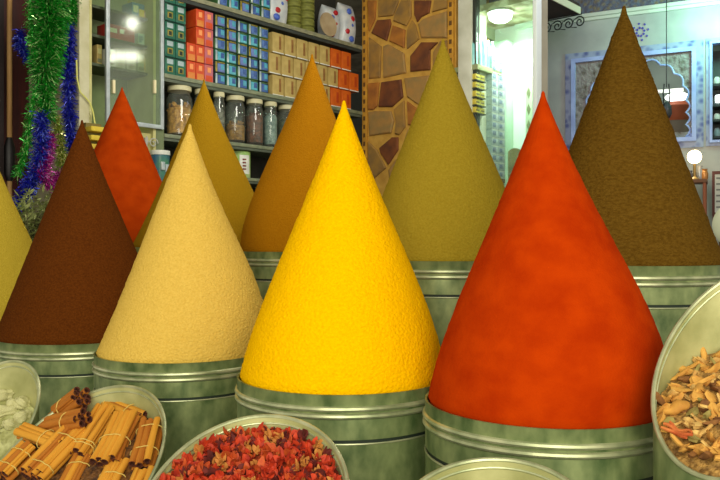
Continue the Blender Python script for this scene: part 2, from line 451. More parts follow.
M, L = along(rig, (662, 414), (689, 402), .012)
b = B(); q = bmesh.new(); bmesh.ops.create_icosphere(q, subdivisions=3, radius=1)
for v in q.verts:
    f = .75 + .3 * v.co.x
    v.co = Vector((v.co.x * L / 2, v.co.y * .013 * f * 1.2, v.co.z * .009 + .002 * math.sin(6 * v.co.x)))
b.merge(q)
tag(obj('dried_root', b, mat('root_tan', (206, 150, 60), (184, 126, 48), ns=40, rough=.8), M=M), 'biggest tan dried root lying at the left of the chip bin', 'dried root')
M, L = along(rig, (664, 425), (692, 437), .012)
b = B()
for dy, rr, ln in ((-.006, .0035, .9), (0, .004, 1), (.006, .0032, .8)):
    b.tube([(L * (t / 8 - .5) * ln, dy + .003 * math.sin(t * .9 + dy * 300), .003 * math.cos(t * .8)) for t in range(9)], [rr * (.5 + .5 * math.sin(PI * (t + .8) / 9.6)) for t in range(9)], 7)
tag(obj('dried_peel', b, mat('peel_red', (212, 124, 58), (190, 88, 40), ns=60, rough=.8), M=M), 'curled reddish dried peel among the tan root chips', 'dried peel')

# --- bin of pale lumps on the left edge
lef = Bin('small slant-cut galvanized bin of pale lumps at the left edge', -12.7, 418, 1.95, .123, .796, -.122)
lef.surf(-.062, math.tan(.62), .006)
lef.fill('lump_dust', 'pale green dust under the lumps in the left bin', 'resin', mat('lump_dust', (150, 150, 88), (190, 190, 130), ns=50, bump=.6, bs=80))
def lump_mesh(seed):
    rg = random.Random(seed); b = B(); q = bmesh.new(); bmesh.ops.create_icosphere(q, subdivisions=3, radius=1)
    ks = [rg.uniform(0, 6) for _ in range(4)]
    for v in q.verts:
        f = 1 + .16 * math.sin(4 * v.co.x + ks[0]) + .13 * math.sin(6 * v.co.y + ks[1]) + .1 * math.sin(9 * v.co.z + ks[2])
        v.co = Vector((v.co.x * f, v.co.y * .8 * f, v.co.z * .6 * f))
    b.merge(q); return b
lm = mat('pale_lump', (236, 230, 176), (206, 204, 138), ns=30, rough=.85, bump=.6, bs=80, dist=.006)
LM = [mesh_only('pale_lump', lump_mesh(s), lm) for s in (3, 8, 15)]
for i, (px, py, r, w) in enumerate([(5, 395, .028, 'rounded pale lump at the back of the left bin'), (22, 403, .024, 'pale lump against the right wall of the left bin'), (2, 412, .032, 'largest pale lump at the left photo edge'),
                     (22, 417, .026, 'pale lump lying in front of the others in the left bin'), (-14, 398, .03, 'pale lump half out of the left photo edge'), (11, 425, .022, 'smallest pale lump near the lower rim of the left bin'), (13, 405, .02, 'pale lump wedged in the middle of the left bin')]):
    p = lef.M @ lef.hit(px, py, up=.012)
    o = bpy.data.objects.new('pale_lump', LM[i % 3]); COL.objects.link(o)
    o.matrix_world = Matrix.Translation(p) @ Euler((R_.uniform(-.6, .6) + .5, R_.uniform(-.6, .6), R_.uniform(0, 6))).to_matrix().to_4x4() @ Matrix.Scale(r, 4)
    tag(o, w, 'lump', 'pale lumps in the left bin')

# ------------------------------------------------------------------ the room
b = B(); b.box(-6, 6, -3, 12, -.1, 0); struct('floor', b, mat('floor', (52, 46, 38), (74, 66, 54), ns=6, rough=.8))
b = B(); b.box(-6, 6, 1.2, 12, 3.9, 4.0); struct('ceiling', b, mat('ceiling', (150, 140, 118), (120, 110, 92), ns=6, rough=.9))
b = B(); b.box(-6, 6, 12, 12.1, 0, 3.9); struct('wall_back', b, mat('wall_back', (86, 90, 84), ns=6, rough=.9))

lc0, lc1 = W.l(88), W.l(163.5)            # glass cabinet
lpost0, lpost1 = W.l(77.5), W.l(88)
def wbox(fr, l0, l1, o0, o1, z0, z1, bev=0):   # o0 nearer the street
    b = B(); b.box(l0, l1, -o0, -o1, z0, z1, bev); return b
def wstruct(name, fr, l0, l1, o0, o1, z0, z1, m, bev=0):
    return struct(name, wbox(fr, l0, l1, o0, o1, z0, z1, bev), m, (fr.o.x, fr.o.y, 0), fr.th)
# wall behind the shelves, behind the cabinet and the recess at the left
wstruct('wall_shelf', W, lc0 - .02, .02, -.34, -.44, 0, 3.9, mat('wall_shelf', (34, 34, 28), (50, 48, 38), ns=5, rough=.9))
wstruct('wall_left', W, W.l(-160), lpost0, -.62, -.70, 0, 3.9, mat('wall_left', (84, 22, 12), (58, 14, 10), ns=4, rough=.7, stretch=(6, 1, .5)))
wstruct('trim_1', W, lpost0, lpost1, .02, -.62, 0, 3.9, mat('cream_post', (196, 192, 160), (176, 170, 132), ns=8, rough=.7), .01)

def lz(px, py, off=0): return W.l(px, off), W.z(px, py, off)
def shelf_thing(name, l0, l1, zt, th, label, m, edge=None):
    t = thing(name, label, 'shelf', W.w((l0 + l1) / 2, 0, zt - th), W.th)
    h = (l1 - l0) / 2
    b = B(); b.box(-h, h, .004, .335, 0, th, .002); obj('board', b, m, t)
    b = B(); b.box(-h, h, -.006, .004, th * .45 if edge else 0, th, .001); obj('front_edge', b, edge or m, t)
    return t
shm = mat('shelf_grey', (72, 82, 68), (92, 100, 82), ns=10, rough=.6)
she = mat('shelf_edge', (128, 134, 104), (104, 112, 88), ns=20, rough=.5)
lS0, lS1 = W.l(164), -.015
zA = W.z(240, 10.5); zB = W.z(240, 88); zC = W.z(240, 143)
shelf_thing('wall_shelf_board', lS0, lS1, zA, .055, 'dark upper wall shelf carrying bags and rolls', mat('shelf_dark', (40, 46, 42), (54, 60, 54), ns=10), mat('shelf_edge_light', (142, 140, 110), (120, 122, 96), ns=20))
shelf_thing('wall_shelf_board', lS0, lS1, zB, .05, 'grey-green middle wall shelf carrying the packets and tins', shm, she)
shelf_thing('wall_shelf_board', lS0, lS1, zC, .045, 'grey lower wall shelf carrying the glass jars', shm, she)
t = thing('shelf_upright', 'green-grey upright board between the cabinet and the tins', 'shelf upright', W.w(lS0 - .03, 0, 0), W.th)
b = B(); b.box(-.03, .03, 0, .335, 0, 3.6, .002); obj('board', b, mat('upright', (120, 132, 92), (96, 108, 76), ns=12), t)

# packets: one prototype per kind, copies in a loop
def proto_box(name, w, h, d, m, bands, bev=.004):
    """packet with printed front panels: bands = (x0,x1,z0,z1,material,part) in 0..1"""
    r = bpy.data.objects.new(name, None); COL.objects.link(r); r.empty_display_size = .03
    b = B(); b.box(-w / 2, w / 2, 0, d, 0, h, bev); obj('carton', b, m, r)
    for bi, (x0, x1, z0, z1, mm, nm) in enumerate(bands):
        b = B(); b.box(-w / 2 + w * x0, -w / 2 + w * x1, -.0012 - .0008 * bi, .003, h * z0, h * z1, .0004); obj(nm, b, mm, r)
    return r
FIRST = set()
def put(p, fr, l, off, z, label, cat, group, dr=0):
    if p.name not in FIRST:
        FIRST.add(p.name); o = p
        o.location = fr.w(l, off, z); o.rotation_euler = (0, 0, fr.th + dr); o['label'] = label
    else:
        o = dup(p, fr.w(l, off, z), fr.th + dr, label)
    o['category'] = cat; o['group'] = group
    return o
M_ = lambda k, c, c2=None, **kw: mat(k, c, c2, **kw)
teal = M_('tin_teal', (10, 82, 62), (20, 104, 78), ns=30, rough=.35)
teal_d = M_('tin_dark', (8, 34, 30), rough=.4); silver = M_('foil_silver', (196, 206, 204), (150, 170, 176), ns=25, rough=.3, metal=.4)
goldm = M_('foil_gold', (176, 158, 60), (120, 110, 40), ns=30, rough=.35, metal=.3)
blue = M_('packet_blue', (70, 104, 170), (44, 70, 130), ns=18, rough=.25); cyan = M_('packet_cyan', (96, 180, 196), (60, 140, 170), ns=20, rough=.25)
bdark = M_('packet_dark', (28, 56, 58), (16, 32, 40), ns=18, rough=.3); bgreen = M_('packet_green', (70, 110, 62), (40, 76, 46), ns=18, rough=.35)
white = M_('paper_white', (226, 226, 214), (204, 206, 196), ns=20, rough=.6)
orange = M_('packet_orange', (194, 58, 20), (208, 84, 32), ns=14, rough=.45); pinko = M_('packet_pink', (190, 92, 88), (176, 104, 128), ns=14, rough=.45)
yel = M_('packet_yellow', (216, 140, 60), (200, 104, 36), ns=14, rough=.45)
tan = M_('packet_tan', (188, 164, 98), (166, 142, 78), ns=14, rough=.6); tan2 = M_('packet_tan_print', (150, 104, 50), (124, 84, 40), ns=30, rough=.6)
orr = M_('packet_deep_orange', (206, 98, 18), (188, 78, 12), ns=14, rough=.5); orr2 = M_('packet_orange_print', (172, 60, 14), rough=.5)

h_tin = (W.z(176, 0) - W.z(176, 71.5)) / 4.0
l_t = [W.l(165.5), W.l(176.5), W.l(187)]
wt = l_t[1] - l_t[0]
tin = proto_box('tea_tin', wt * .95, h_tin * .965, .16, teal, [(.2, .8, .62, .9, silver, 'label_band'), (.25, .75, .16, .50, goldm, 'picture_panel'), (.36, .64, .2, .44, teal_d, 'window'), (.02, .98, .95, .995, teal_d, 'lid_edge')])
for c in range(2):
    for r in range(5):
        put(tin, W, (l_t[c] + l_t[c + 1]) / 2, -.01, zB + .001 + r * h_tin, 'teal green tea tin, %s from the bottom in the %s column' % (ORD[r], ['left', 'right'][c]), 'tea tin', 'teal tea tins at the shelf end')
# orange packets
l0, l1 = W.l(188), W.l(214.5); wo = (l1 - l0) / 3; ho = (zA - .06 - zB) / 4.05
for kx, (mm, nm) in enumerate([(yel, 'a'), (orange, 'b'), (pinko, 'c')]):
    p = proto_box('spice_packet', wo * .96, ho * .97, .15, orange if kx < 2 else pinko, [(.12, .88, .02, .38, yel if kx != 2 else orange, 'lower_panel'), (.3, .7, .55, .85, M_('pk_light', (236, 150, 90), rough=.5), 'label_panel')])
    for r in range(4):
        if kx == 0 and r > 1: continue
        put(p, W, l0 + wo * (kx + .5), -.012, zB + .001 + r * ho, 'orange-red spice packet, %s row up in the %s column of its stack' % (ORD[r], ['left', 'middle', 'right'][kx]), 'packet', 'orange-red spice packets beside the tea tins')
# blue foil packets
l0, l1 = W.l(215.5), W.l(270); wb = (l1 - l0) / 5; hb = (zA - .06 - zB) / 6.1
pr = []
for i, (a, c, d_, e) in enumerate([(bdark, blue, silver, cyan), (bgreen, M_('packet_blue_deep', (56, 78, 140), (90, 130, 190), ns=18, rough=.25), silver, blue), (teal, cyan, silver, blue), (bdark, M_('packet_violet', (84, 92, 156), (110, 140, 200), ns=18, rough=.25), goldm, cyan)]):
    pr.append(proto_box('foil_tea_packet', wb * .93, hb * .97, .15, a, [(.26, .9, .1, .82, c, 'front_label'), (.06, .22, .06, .94, d_, 'painted_sheen'), (.55, .86, .3, .76, e, 'printed_patch'), (.26, .9, .86, .97, goldm if i % 2 else bgreen, 'top_fold')], .006))  # the narrow upright strip paints the foil's sheen as a colour
for c in range(5):
    for r in range(6):
        p = pr[(c * 2 + r * 3 + (r * c) % 3) % 4]
        put(p, W, l0 + wb * (c + .5), -.012, zB + .001 + r * hb, 'blue and green foil tea packet, %s row up in the %s column of the block' % (ORD[r], ORD[c]), 'tea packet', 'foil tea packets in the middle of the shelf')
    for r in range(2):
        p = pr[(c + r + 1) % 4]
        put(p, W, l0 + wb * (c + .7), -.012, zA + .001 + r * hb, 'blue foil tea packet on the upper shelf, %s layer, %s from left' % (['lower', 'upper'][r], ORD[c]), 'tea packet', 'foil tea packets on the upper shelf')
# tan and orange brick-like packets
l0 = W.l(271.5); wp = (W.l(362.5) - l0) / 8.1; hp = (zA - .075 - zB) / 3.0
pt = proto_box('paper_spice_packet', wp * .90, hp * .955, .14, tan, [(.58, .76, .2, .85, tan2, 'printed_strip'), (.02, .98, .0, .05, white, 'bottom_edge')], .006)
po = proto_box('paper_spice_packet', wp * .90, hp * .955, .14, orr, [(.55, .78, .25, .8, orr2, 'printed_strip'), (.02, .98, .0, .05, white, 'bottom_edge')], .006)
for r in range(3):
    for c in range(8):
        sh = (.5 if r == 1 else .0)
        x = l0 + wp * (c + .5 - sh * .5 + .1)
        if x + wp * .45 > -.02: continue
        isT = c < [5, 6, 5][r]
        put(pt if isT else po, W, x, -.01, zB + .001 + r * hp, '%s paper spice packet, %s row up, %s from the left' % ('tan' if isT else 'orange', ORD[r], ORD[c]), 'packet', ('tan' if isT else 'orange') + ' paper packets beside the pillar')
# upper shelf goods
def pouch(px0, px1, py0, py1, label, seed):
    l0, l1 = W.l(px0), W.l(px1); z0, z1 = zA + .001, W.z((px0 + px1) / 2, py1)
    w, h = l1 - l0, max(.1, z1 - z0)
    t = thing('printed_bag', label, 'bag', W.w((l0 + l1) / 2, -.03, z0), W.th, 'white printed bags on the upper shelf')
    b = B(); rings = []
    for i in range(13):
        f = i / 12; d = .075 * math.sin(PI * min(1, f * .9 + .1)) ** .6 + .004
        ps = []
        for k in range(20):
            a = 2 * PI * k / 20; x = math.copysign(abs(math.cos(a)) ** .5, math.cos(a)); y = math.copysign(abs(math.sin(a)) ** .7, math.sin(a))
            ps.append((x * w * .48, y * d + .08, h * f))
        rings.append(b.ring(ps))
    for a, c in zip(rings, rings[1:]): b.bridge(a, c)
    b.cap(rings[0], True); b.cap(rings[-1]); obj('bag_body', b, M_('bag_white', (206, 208, 206), (176, 184, 190), ns=12, rough=.35), t)
    rg = random.Random(seed)
    for j in range(5):
        cx, cz = rg.uniform(-.3, .3) * w, h * (.15 + .16 * j)
        b = B(); q = bmesh.new(); bmesh.ops.create_icosphere(q, subdivisions=2, radius=1)
        for v in q.verts: v.co = Vector((cx + v.co.x * w * rg.uniform(.13, .17), .012 + v.co.y * .012, cz + v.co.z * h * .075))
        b.merge(q); obj('printed_spot', b, [M_('print_red', (176, 22, 34), rough=.4), M_('print_blue', (70, 100, 190), rough=.4)][(j + seed) % 2], t)
    return t
pouch(273.5, 294, 25, -22, 'white bag with red and blue print left of the olive rolls', 3)
pouch(331, 345.5, 40, 4, 'white bag with red and blue print behind the round plate', 4)
pouch(347, 361.5, 45, 2, 'white bag with red and blue print against the pillar', 5)
for px, cnt, lab in ((304, 5, 'left'), (317, 5, 'right')):
    for kk in range(6):
        rr = (W.l(px + 5.8) - W.l(px - 5.8)) / 2; hh = .062
        b = B(); b.lathe([(rr * .9, 0), (rr, .008), (rr, hh - .01), (rr * .92, hh - .001), (rr * .35, hh - .001), (rr * .3, hh - .01)], 28)
        tag(obj('coiled_roll', b, M_('roll_olive', (128, 130, 52), (88, 92, 34), ns=14, rough=.7, stretch=(1, 1, 6)), None, W.w(W.l(px), -.12, zA + .001 + kk * hh), 0), 'olive green roll, %s from the bottom of the %s stack' % (ORD[kk], lab), 'roll', 'olive rolls stacked on the upper shelf')
pr_ = (W.z(329, 9) - W.z(329, 33)) / 2
t = thing('round_plate', 'round pale plate standing upright on the upper shelf', 'plate', W.w(W.l(329), .0 - .02, W.z(329, 21)), W.th)
b = B(); b.lathe([(pr_ * .5, 0), (pr_, .012), (pr_, .016), (pr_ * .5, .006)], 40)
o = obj('plate_body', b, M_('plate_beige', (178, 160, 128), (160, 140, 108), ns=10, rough=.4), t); o.rotation_euler = (PI / 2 - .08, 0, 0)
t.location.z = zA + pr_ + .002

# ------------------------------------------------------------------ jars
def jar(px0, px1, pyl, pyb, label, c1, c2, fillh, piece):
    off = -.03
    lc = W.l((px0 + px1) / 2, off); r = (W.l(px1, off) - W.l(px0, off)) / 2 * .80
    off2 = -r + .015
    zb = zC + .001; zt = zB - .054
    h = zt - zb
    t = thing('glass_jar', label, 'jar', W.w(W.l((px0 + px1) / 2, off2), off2, zb), 0, 'glass jars on the lower shelf')
    b = B(); b.lathe([(.002, .0), (r * .9, 0), (r, .012), (r, h * .74), (r * .8, h * .86), (r * .78, h * .93)], 36, cap1=False)
    obj('glass_body', b, glass('jar_glass', (236, 244, 234), .05), t)
    b = B(); b.lathe([(r * .90, h * .90), (r * .92, h * .905), (r * .92, h * .985), (r * .86, h), (.002, h)], 36); obj('lid', b, M_('lid_cream', (206, 200, 160), (186, 180, 140), ns=14, rough=.5), t)
    b = B(); rg = random.Random(label)
    if piece:
        for _ in range(150):
            a = rg.uniform(0, 6.28); q = r * .84 * math.sqrt(rg.random()); z = .03 + rg.random() * h * fillh
            ico = bmesh.new(); bmesh.ops.create_icosphere(ico, subdivisions=1, radius=1)
            Mx = Matrix.Translation((q * math.cos(a), q * math.sin(a), z)) @ Euler((rg.random() * 3, rg.random() * 3, rg.random() * 3)).to_matrix().to_4x4() @ Matrix.Diagonal((piece, piece * .7, piece * .5, 1))
            b.merge(ico, 0, Mx)
    b.lathe([(r * .8, .018), (r * .93, .02), (r * .93, h * fillh), (r * .5, h * fillh + .02), (.002, h * fillh + .02)], 28)
    br_ = lambda c: tuple(min(235, int(v * 1.35)) for v in c)
    o = obj('contents', b, M_('jarfill' + label, br_(c1), br_(c2), ns=40, rough=.8, bump=.5, bs=60, dist=.01), t); o['kind'] = 'stuff'
jar(166, 193, 81, 132, 'largest glass jar, filled with tan nuts, at the shelf end by the cabinet', (168, 122, 56), (104, 70, 28), .55, .022)
jar(194, 209, 84, 134, 'dark-filled glass jar just left of the slim gold cone', (60, 50, 40), (110, 100, 80), .6, .012)
jar(213, 225, 91, 138, 'glass jar half hidden behind the slim gold cone tip, at its right', (46, 44, 40), (96, 92, 84), .6, .012)
jar(225.5, 245, 94.5, 141, 'wide glass jar with brown seeds below a clear top', (126, 92, 40), (84, 56, 26), .36, .015)
jar(246, 263, 97.5, 143.5, 'glass jar of dark reddish brown pieces', (92, 52, 34), (54, 34, 24), .62, .014)
jar(264, 277, 101, 145.5, 'narrow glass jar with bluish contents', (110, 122, 120), (70, 86, 88), .66, .010)
jar(278, 295, 103, 147, 'glass jar partly behind the ochre cone', (70, 76, 56), (40, 46, 36), .6, .012)
# below the jars
z_low = W.z(250, 178)
shelf_thing('wall_shelf_board', lS0, lS1, z_low, .04, 'lowest wall shelf mostly hidden behind the cones', shm, she)
t = thing('printed_can', 'white and green printed can under the jar shelf', 'can', W.w(W.l(249), -.10, z_low + .001), W.th)
rc = (W.l(259) - W.l(239.5)) / 2 * .82; hc = W.z(249, 151) - z_low
b = B(); b.lathe([(rc * .96, 0), (rc, .006), (rc, hc - .006), (rc * .95, hc), (rc * .9, hc - .006), (.002, hc - .006)], 32); obj('can_body', b, M_('can_green', (120, 168, 62), (176, 196, 130), ns=9, rough=.4), t)
b = B(); b.prism([(rc * 1.012 * math.sin(a), -rc * 1.012 * math.cos(a)) for a in [x * .1 - .75 for x in range(12)]] + [(rc * .99 * math.sin(a), -rc * .99 * math.cos(a)) for a in [.35 - x * .1 for x in range(12)]], hc * .15, hc * .85); obj('label_panel', b, white, t)
b = B()
for q in range(4): b.box(-rc * .45, -rc * .1, -rc * 1.03, -rc * .9, hc * (.3 + .12 * q), hc * (.35 + .12 * q))
obj('print_mark', b, M_('print_darkred', (120, 34, 30)), t)
t = thing('spice_tub', 'tub with white lid in the dark gap below the nut jar', 'tub', W.w(W.l(160, .13), .13, W.z(160, 187, .13)), W.th)
rt = (W.l(169.5, .13) - W.l(148.5, .13)) / 2 * .8; ht = W.z(160, 151, .13) - W.z(160, 187, .13)
b = B(); b.lathe([(rt * .85, 0), (rt * .95, ht * .8), (rt * .95, ht * .9), (.002, ht * .9)], 32); obj('tub_body', b, M_('tub_green', (60, 120, 90), (40, 80, 130), ns=9, rough=.3), t)
b = B(); b.lathe([(rt, ht * .88), (rt * 1.02, ht * .9), (rt, ht), (.002, ht)], 32); obj('lid', b, white, t)
b = B(); b.box(-rt * .5, -rt * .05, -rt * 1.0, -rt * .8, ht * .45, ht * .68, .004); b.box(.0, rt * .4, -rt * 1.0, -rt * .8, ht * .4, ht * .62, .004); obj('label_spot', b, silver, t)
t = thing('tub_stand', 'low stand under the white-lidded tub', 'stand', W.w(W.l(160, .13), .13, 0), W.th)
b = B(); b.box(-.10, .10, -.09, .09, W.z(160, 187, .13) - .03, W.z(160, 187, .13) - .001); obj('top', b, wood, t)
for sx in (-.085, .085):
    for sy in (-.075, .075):
        b = B(); b.box(sx - .012, sx + .012, sy - .012, sy + .012, 0, W.z(160, 187, .13) - .03); obj('leg', b, wood, t)
iron = M_('iron_white', (170, 170, 160), rough=.5); blackiron = M_('iron_black', (24, 22, 22), rough=.5)
def spiral(cx, cz, r, turns, s0=0, flip=1, n=30):
    return [(cx + flip * r * (1 - .8 * i / n) * math.cos(s0 + turns * 2 * PI * i / n), 0, cz + r * (1 - .8 * i / n) * math.sin(s0 + turns * 2 * PI * i / n)) for i in range(n + 1)]
t = thing('iron_scroll_hook', 'small pale iron scroll hook above the white-lidded tub', 'hook', W.w(W.l(149), .02, W.z(149, 143)), W.th)
b = B(); b.tube(spiral(.02, 0, .034, 1.4), .004, 6); b.tube([(-.03, 0, -.05), (-.03, 0, .04)], .004, 6); b.tube([(-.03, 0, 0), (.0, 0, .01)], .004, 6); obj('scroll', b, iron, t)
b = B(); b.box(-.04, -.02, .0, .025, -.01, .03); obj('mount', b, iron, t)

# ------------------------------------------------------------------ glass cabinet on the left
lk0, lk1 = lc0 + .005, lS0 - .062
zt_, zb_ = 3.5, W.z(140, 127)
t = thing('glass_cabinet', 'tall cream wall cabinet with an aluminium framed glass door', 'cabinet', W.w((lk0 + lk1) / 2, 0, 0), W.th)
hk = (lk1 - lk0) / 2; cr = M_('cabinet_cream', (196, 192, 132), (176, 170, 110), ns=8, rough=.7); crg = M_('cabinet_back', (150, 160, 124), (130, 142, 108), ns=5, rough=.7)
b = B(); b.box(-hk, hk, .30, .32, .0, zt_); obj('back_panel', b, crg, t)
for sx in (-1, 1):
    b = B(); b.box(sx * hk - (.02 if sx > 0 else 0), sx * hk + (.02 if sx < 0 else 0), .0, .30, 0, zt_); obj('side_panel', b, cr, t)
b = B(); b.box(-hk + .02, hk - .02, .03, .30, 0, zb_ - .03); obj('base_panel', b, cr, t)
zs = [W.z(130, 39), W.z(130, 67), W.z(130, 10.5)]
for z in zs:
    b = B(); b.box(-hk + .021, hk - .021, .06, .299, z - .018, z, .002); obj('shelf', b, M_('cab_shelf', (74, 84, 60), (60, 70, 50), ns=8), t)
lm_ = lk0 + hk
alu = M_('aluminium', (186, 194, 196), (164, 174, 178), ns=20, rough=.35, metal=.4)
xd0, xd1 = W.l(104.5) - lm_, W.l(162) - lm_
door = thing('x', '', ''); del door['label'], door['category']; door.name = 'door'; door.parent = t
for nm, a in (('stile', (xd0, xd0 + .024, zb_, zt_)), ('stile', (xd1 - .024, xd1, zb_, zt_)), ('rail', (xd0 + .024, xd1 - .024, zb_, zb_ + .026)), ('rail', (xd0 + .024, xd1 - .024, zt_ - .03, zt_))):
    b = B(); b.box(a[0], a[1], -.024, -.002, a[2], a[3], .002); obj(nm, b, alu, door)
b = B(); b.box(xd0 + .022, xd1 - .022, -.015, -.011, zb_ + .02, zt_ - .02); obj('glass_pane', b, glass('cab_glass', (226, 236, 218), .07, .09), door)
for px in (111.5, 152.5):
    b = B(); x = W.l(px) - lm_; b.box(x - .008, x + .008, -.034, -.013, W.z(px, 94), W.z(px, 80.5), .004); obj('door_pull', b, M_('pull_cream', (226, 214, 170), rough=.5), door)
# goods in the cabinet
def cbox(px0, px1, py0, py1, z, m, name, label, cat, bands=(), off=-.09, d=.12):
    l0, l1 = W.l(px0, off), min(W.l(px1, off), lk1 - .026); h = W.z((px0 + px1) / 2, py1, off) - W.z((px0 + px1) / 2, py0, off)
    p = proto_box(name, l1 - l0, h, d, m, bands); p.location = W.w((l0 + l1) / 2, off, z + .001); p.rotation_euler = (0, 0, W.th); p['label'] = label; p['category'] = cat
    p['group'] = 'goods in the glass cabinet'; return p
redm = M_('box_red', (172, 44, 34), (140, 30, 26), ns=12, rough=.5)
cbox(107, 135, 40, 25, zs[0], redm, 'red_box', 'red box behind the cabinet glass', 'box', [(.1, .35, .45, .75, white, 'label_mark'), (.45, .6, .5, .8, white, 'label_mark')])
cbox(138, 156.5, 43, 31, zs[0], M_('box_paleblue', (186, 206, 206), (160, 186, 196), ns=10), 'pale_blue_box', 'pale blue printed box beside the red box', 'box', [(.12, .8, .66, .74, blue, 'print_line'), (.12, .8, .46, .54, blue, 'print_line'), (.12, .6, .26, .34, blue, 'print_line')])
cbox(132, 146, 11, -3, zs[2], M_('box_blue', (80, 140, 180), (60, 110, 160), ns=10), 'blue_yellow_box', 'blue and yellow box on the top cabinet shelf', 'box', [(.55, .98, .05, .6, M_('print_yellow', (220, 190, 40)), 'yellow_panel'), (.1, .5, .3, .8, white, 'picture_panel')])
cbox(148.5, 156, 14, 7, zs[2], pinko, 'pink_box', 'small pink box on the top cabinet shelf', 'box', [(.1, .9, .6, .9, white, 'label_band')])
for i, (x0, x1, y1, c) in enumerate([(97, 102, 46, tan), (107, 115, 48, white), (117, 125, 47, M_('carton_green', (150, 160, 120))), (127, 136, 46, M_('carton_grey', (160, 164, 140))), (138, 146, 48, M_('carton_green', (150, 160, 120))), (147.5, 156.5, 51, tan)]):
    cbox(x0, x1, 66, y1, zs[1], c, 'pale_carton', 'pale carton, %s from the left on the cabinet shelf under the red box' % ORD[i], 'carton', [(.15, .85, .55, .8, M_('carton_lbl', (196, 190, 130)), 'label_band'), (.1, .9, .1, .3, M_('carton_print', (120, 120, 90)), 'print_band')])

# yellow crate and cable near the cream post
t = thing('yellow_crate', 'stack of yellow slatted trays between the post and the rusty cone', 'crate', W.w(W.l(95.5, .10), .10, W.z(95, 150, .10)), W.th)
for q in range(3):
    b = B(); b.box(-.055, .055, -.05, .05, q * .052, q * .052 + .030, .006); obj('tray', b, M_('crate_yellow', (206, 180, 50), (180, 150, 40), ns=10), t)
b = B(); b.box(-.05, .05, .02, .05, 0, .16); obj('back_board', b, M_('crate_back', (110, 96, 40)), t)
t2 = thing('crate_stand', 'narrow wooden stand under the yellow trays', 'stand', W.w(W.l(95.5, .10), .10, 0), W.th)
b = B(); b.box(-.055, .055, -.05, .05, 0, W.z(95, 150, .10) - .001); obj('post', b, wood, t2)
b = B(); b.tube([W.w(W.l(px, .035), .035, W.z(px, py, .035)) for px, py in ((76.5, 60), (77, 78), (80, 92), (86, 98), (90, 103), (93, 112), (95, 124), (96, 134))], .005, 6)
tag(obj('cable', b, M_('cable_yellow', (206, 204, 110)), None), 'thin yellow cable looping down beside the cream post', 'cable')

# ------------------------------------------------------------------ tinsel, pole, herbs at the far left
t = thing('wooden_pole', 'slim pale wooden pole at the far left behind the tinsel', 'pole', W.w(W.l(9.5, -.3), -.3, 0), W.th)
b = B(); b.lathe([(.015, 0), (.015, 3.9)], 16); obj('shaft', b, M_('pole_wood', (196, 156, 98), (160, 118, 66), ns=6, stretch=(3, 3, .3)), t)
b = B(); b.lathe([(.016, 1.60), (.032, 1.64), (.032, 1.80), (.016, 1.86)], 16, cap0=False, cap1=False); obj('black_sleeve', b, blackiron, t)
wstruct('door_1', W, W.l(-60), W.l(4, -.28), -.28, -.32, 0, 3.9, M_('door_dark', (36, 18, 16), (24, 14, 14), ns=4))
def tinsel(pts, r, c, label, n, seed, len_=None, c2=None):
    rg = random.Random(seed); path = [W.w(W.l(px, of), of, W.z(px, py, of)) for px, py, of in pts]
    t = thing('tinsel_garland', label, 'tinsel', path[0], 0, 'tinsel garlands hanging at the left')
    loc = [p - path[0] for p in path]
    b = B(); b.tube(loc, .004, 5); obj('cord', b, M_('tinsel_cord' + c, TC[c], rough=.4), t)
    b = B(); seg = [(loc[i], loc[i + 1], (loc[i + 1] - loc[i]).length) for i in range(len(loc) - 1)]; tot = sum(s[2] for s in seg)
    for _ in range(int(n * 1.9)):
        d = rg.random() * tot
        for a, e, l in seg:
            if d <= l: break
            d -= l
        p = a.lerp(e, min(1, d / l))
        q = Vector((rg.gauss(0, 1), rg.gauss(0, 1), rg.gauss(0, .8) - .3)).normalized(); L = r * rg.uniform(.35, 1.05)
        sd = q.cross(Vector((rg.random() - .5, rg.random() - .5, rg.random() - .5))).normalized() * .0019
        k = p + q * L * .55 + Vector((0, 0, rg.uniform(-.01, .01))); en = p + q * L - Vector((0, 0, .012 * rg.random()))
        v = [b.b.verts.new(x) for x in (p + sd, p - sd, k - sd, k + sd, en - sd, en + sd)]
        mi = 1 if rg.random() < .18 else 0
        b.b.faces.new(v[:4]).material_index = mi; b.b.faces.new((v[3], v[2], v[4], v[5])).material_index = mi
    o = obj('tinsel_fringe', b, [M_('tinsel_' + c, TC[c], TC2[c], rough=.3, metal=.4, ns=50), M_('tinsel_painted_spark_' + c, TS[c], rough=.2, metal=.6)], t, smooth=0); o['kind'] = 'stuff'
TC = {'green': (34, 168, 40), 'blue': (34, 42, 196), 'magenta': (204, 34, 150), 'gold': (150, 150, 50)}
TC2 = {'green': (14, 92, 24), 'blue': (18, 20, 96), 'magenta': (110, 20, 110), 'gold': (70, 120, 40)}
TS = {'green': (190, 240, 150), 'blue': (130, 150, 255), 'magenta': (255, 170, 240), 'gold': (240, 236, 160)}  # pale colours for some slivers, the tinsel's sparkle painted in
tinsel([(48, -14, .05), (50, 20, .06), (46, 60, .06), (44, 74, .06)], .115, 'green', 'broad bright green tinsel garland hanging from the top', 2600, 1)
tinsel([(58, -14, .02), (60, 10, .03), (54, 50, .03), (46, 90, .04), (47, 118, .04)], .085, 'green', 'narrower green tinsel garland beside the blue one', 1900, 2)
tinsel([(30, 0, .02), (33, 40, .03), (38, 80, .03), (31, 112, .03), (26, 150, .03), (17, 176, .03)], .05, 'green', 'thin green tinsel strand curving to the left', 900, 3)
tinsel([(75, -14, -.02), (74, 10, -.01), (73, 22, -.01)], .05, 'green', 'short green tinsel tuft by the cream post', 400, 9)
tinsel([(69, 26, -.02), (68, 70, -.01), (69, 110, -.01), (71, 150, -.01)], .06, 'blue', 'deep blue tinsel garland hanging beside the cream post', 1500, 4)
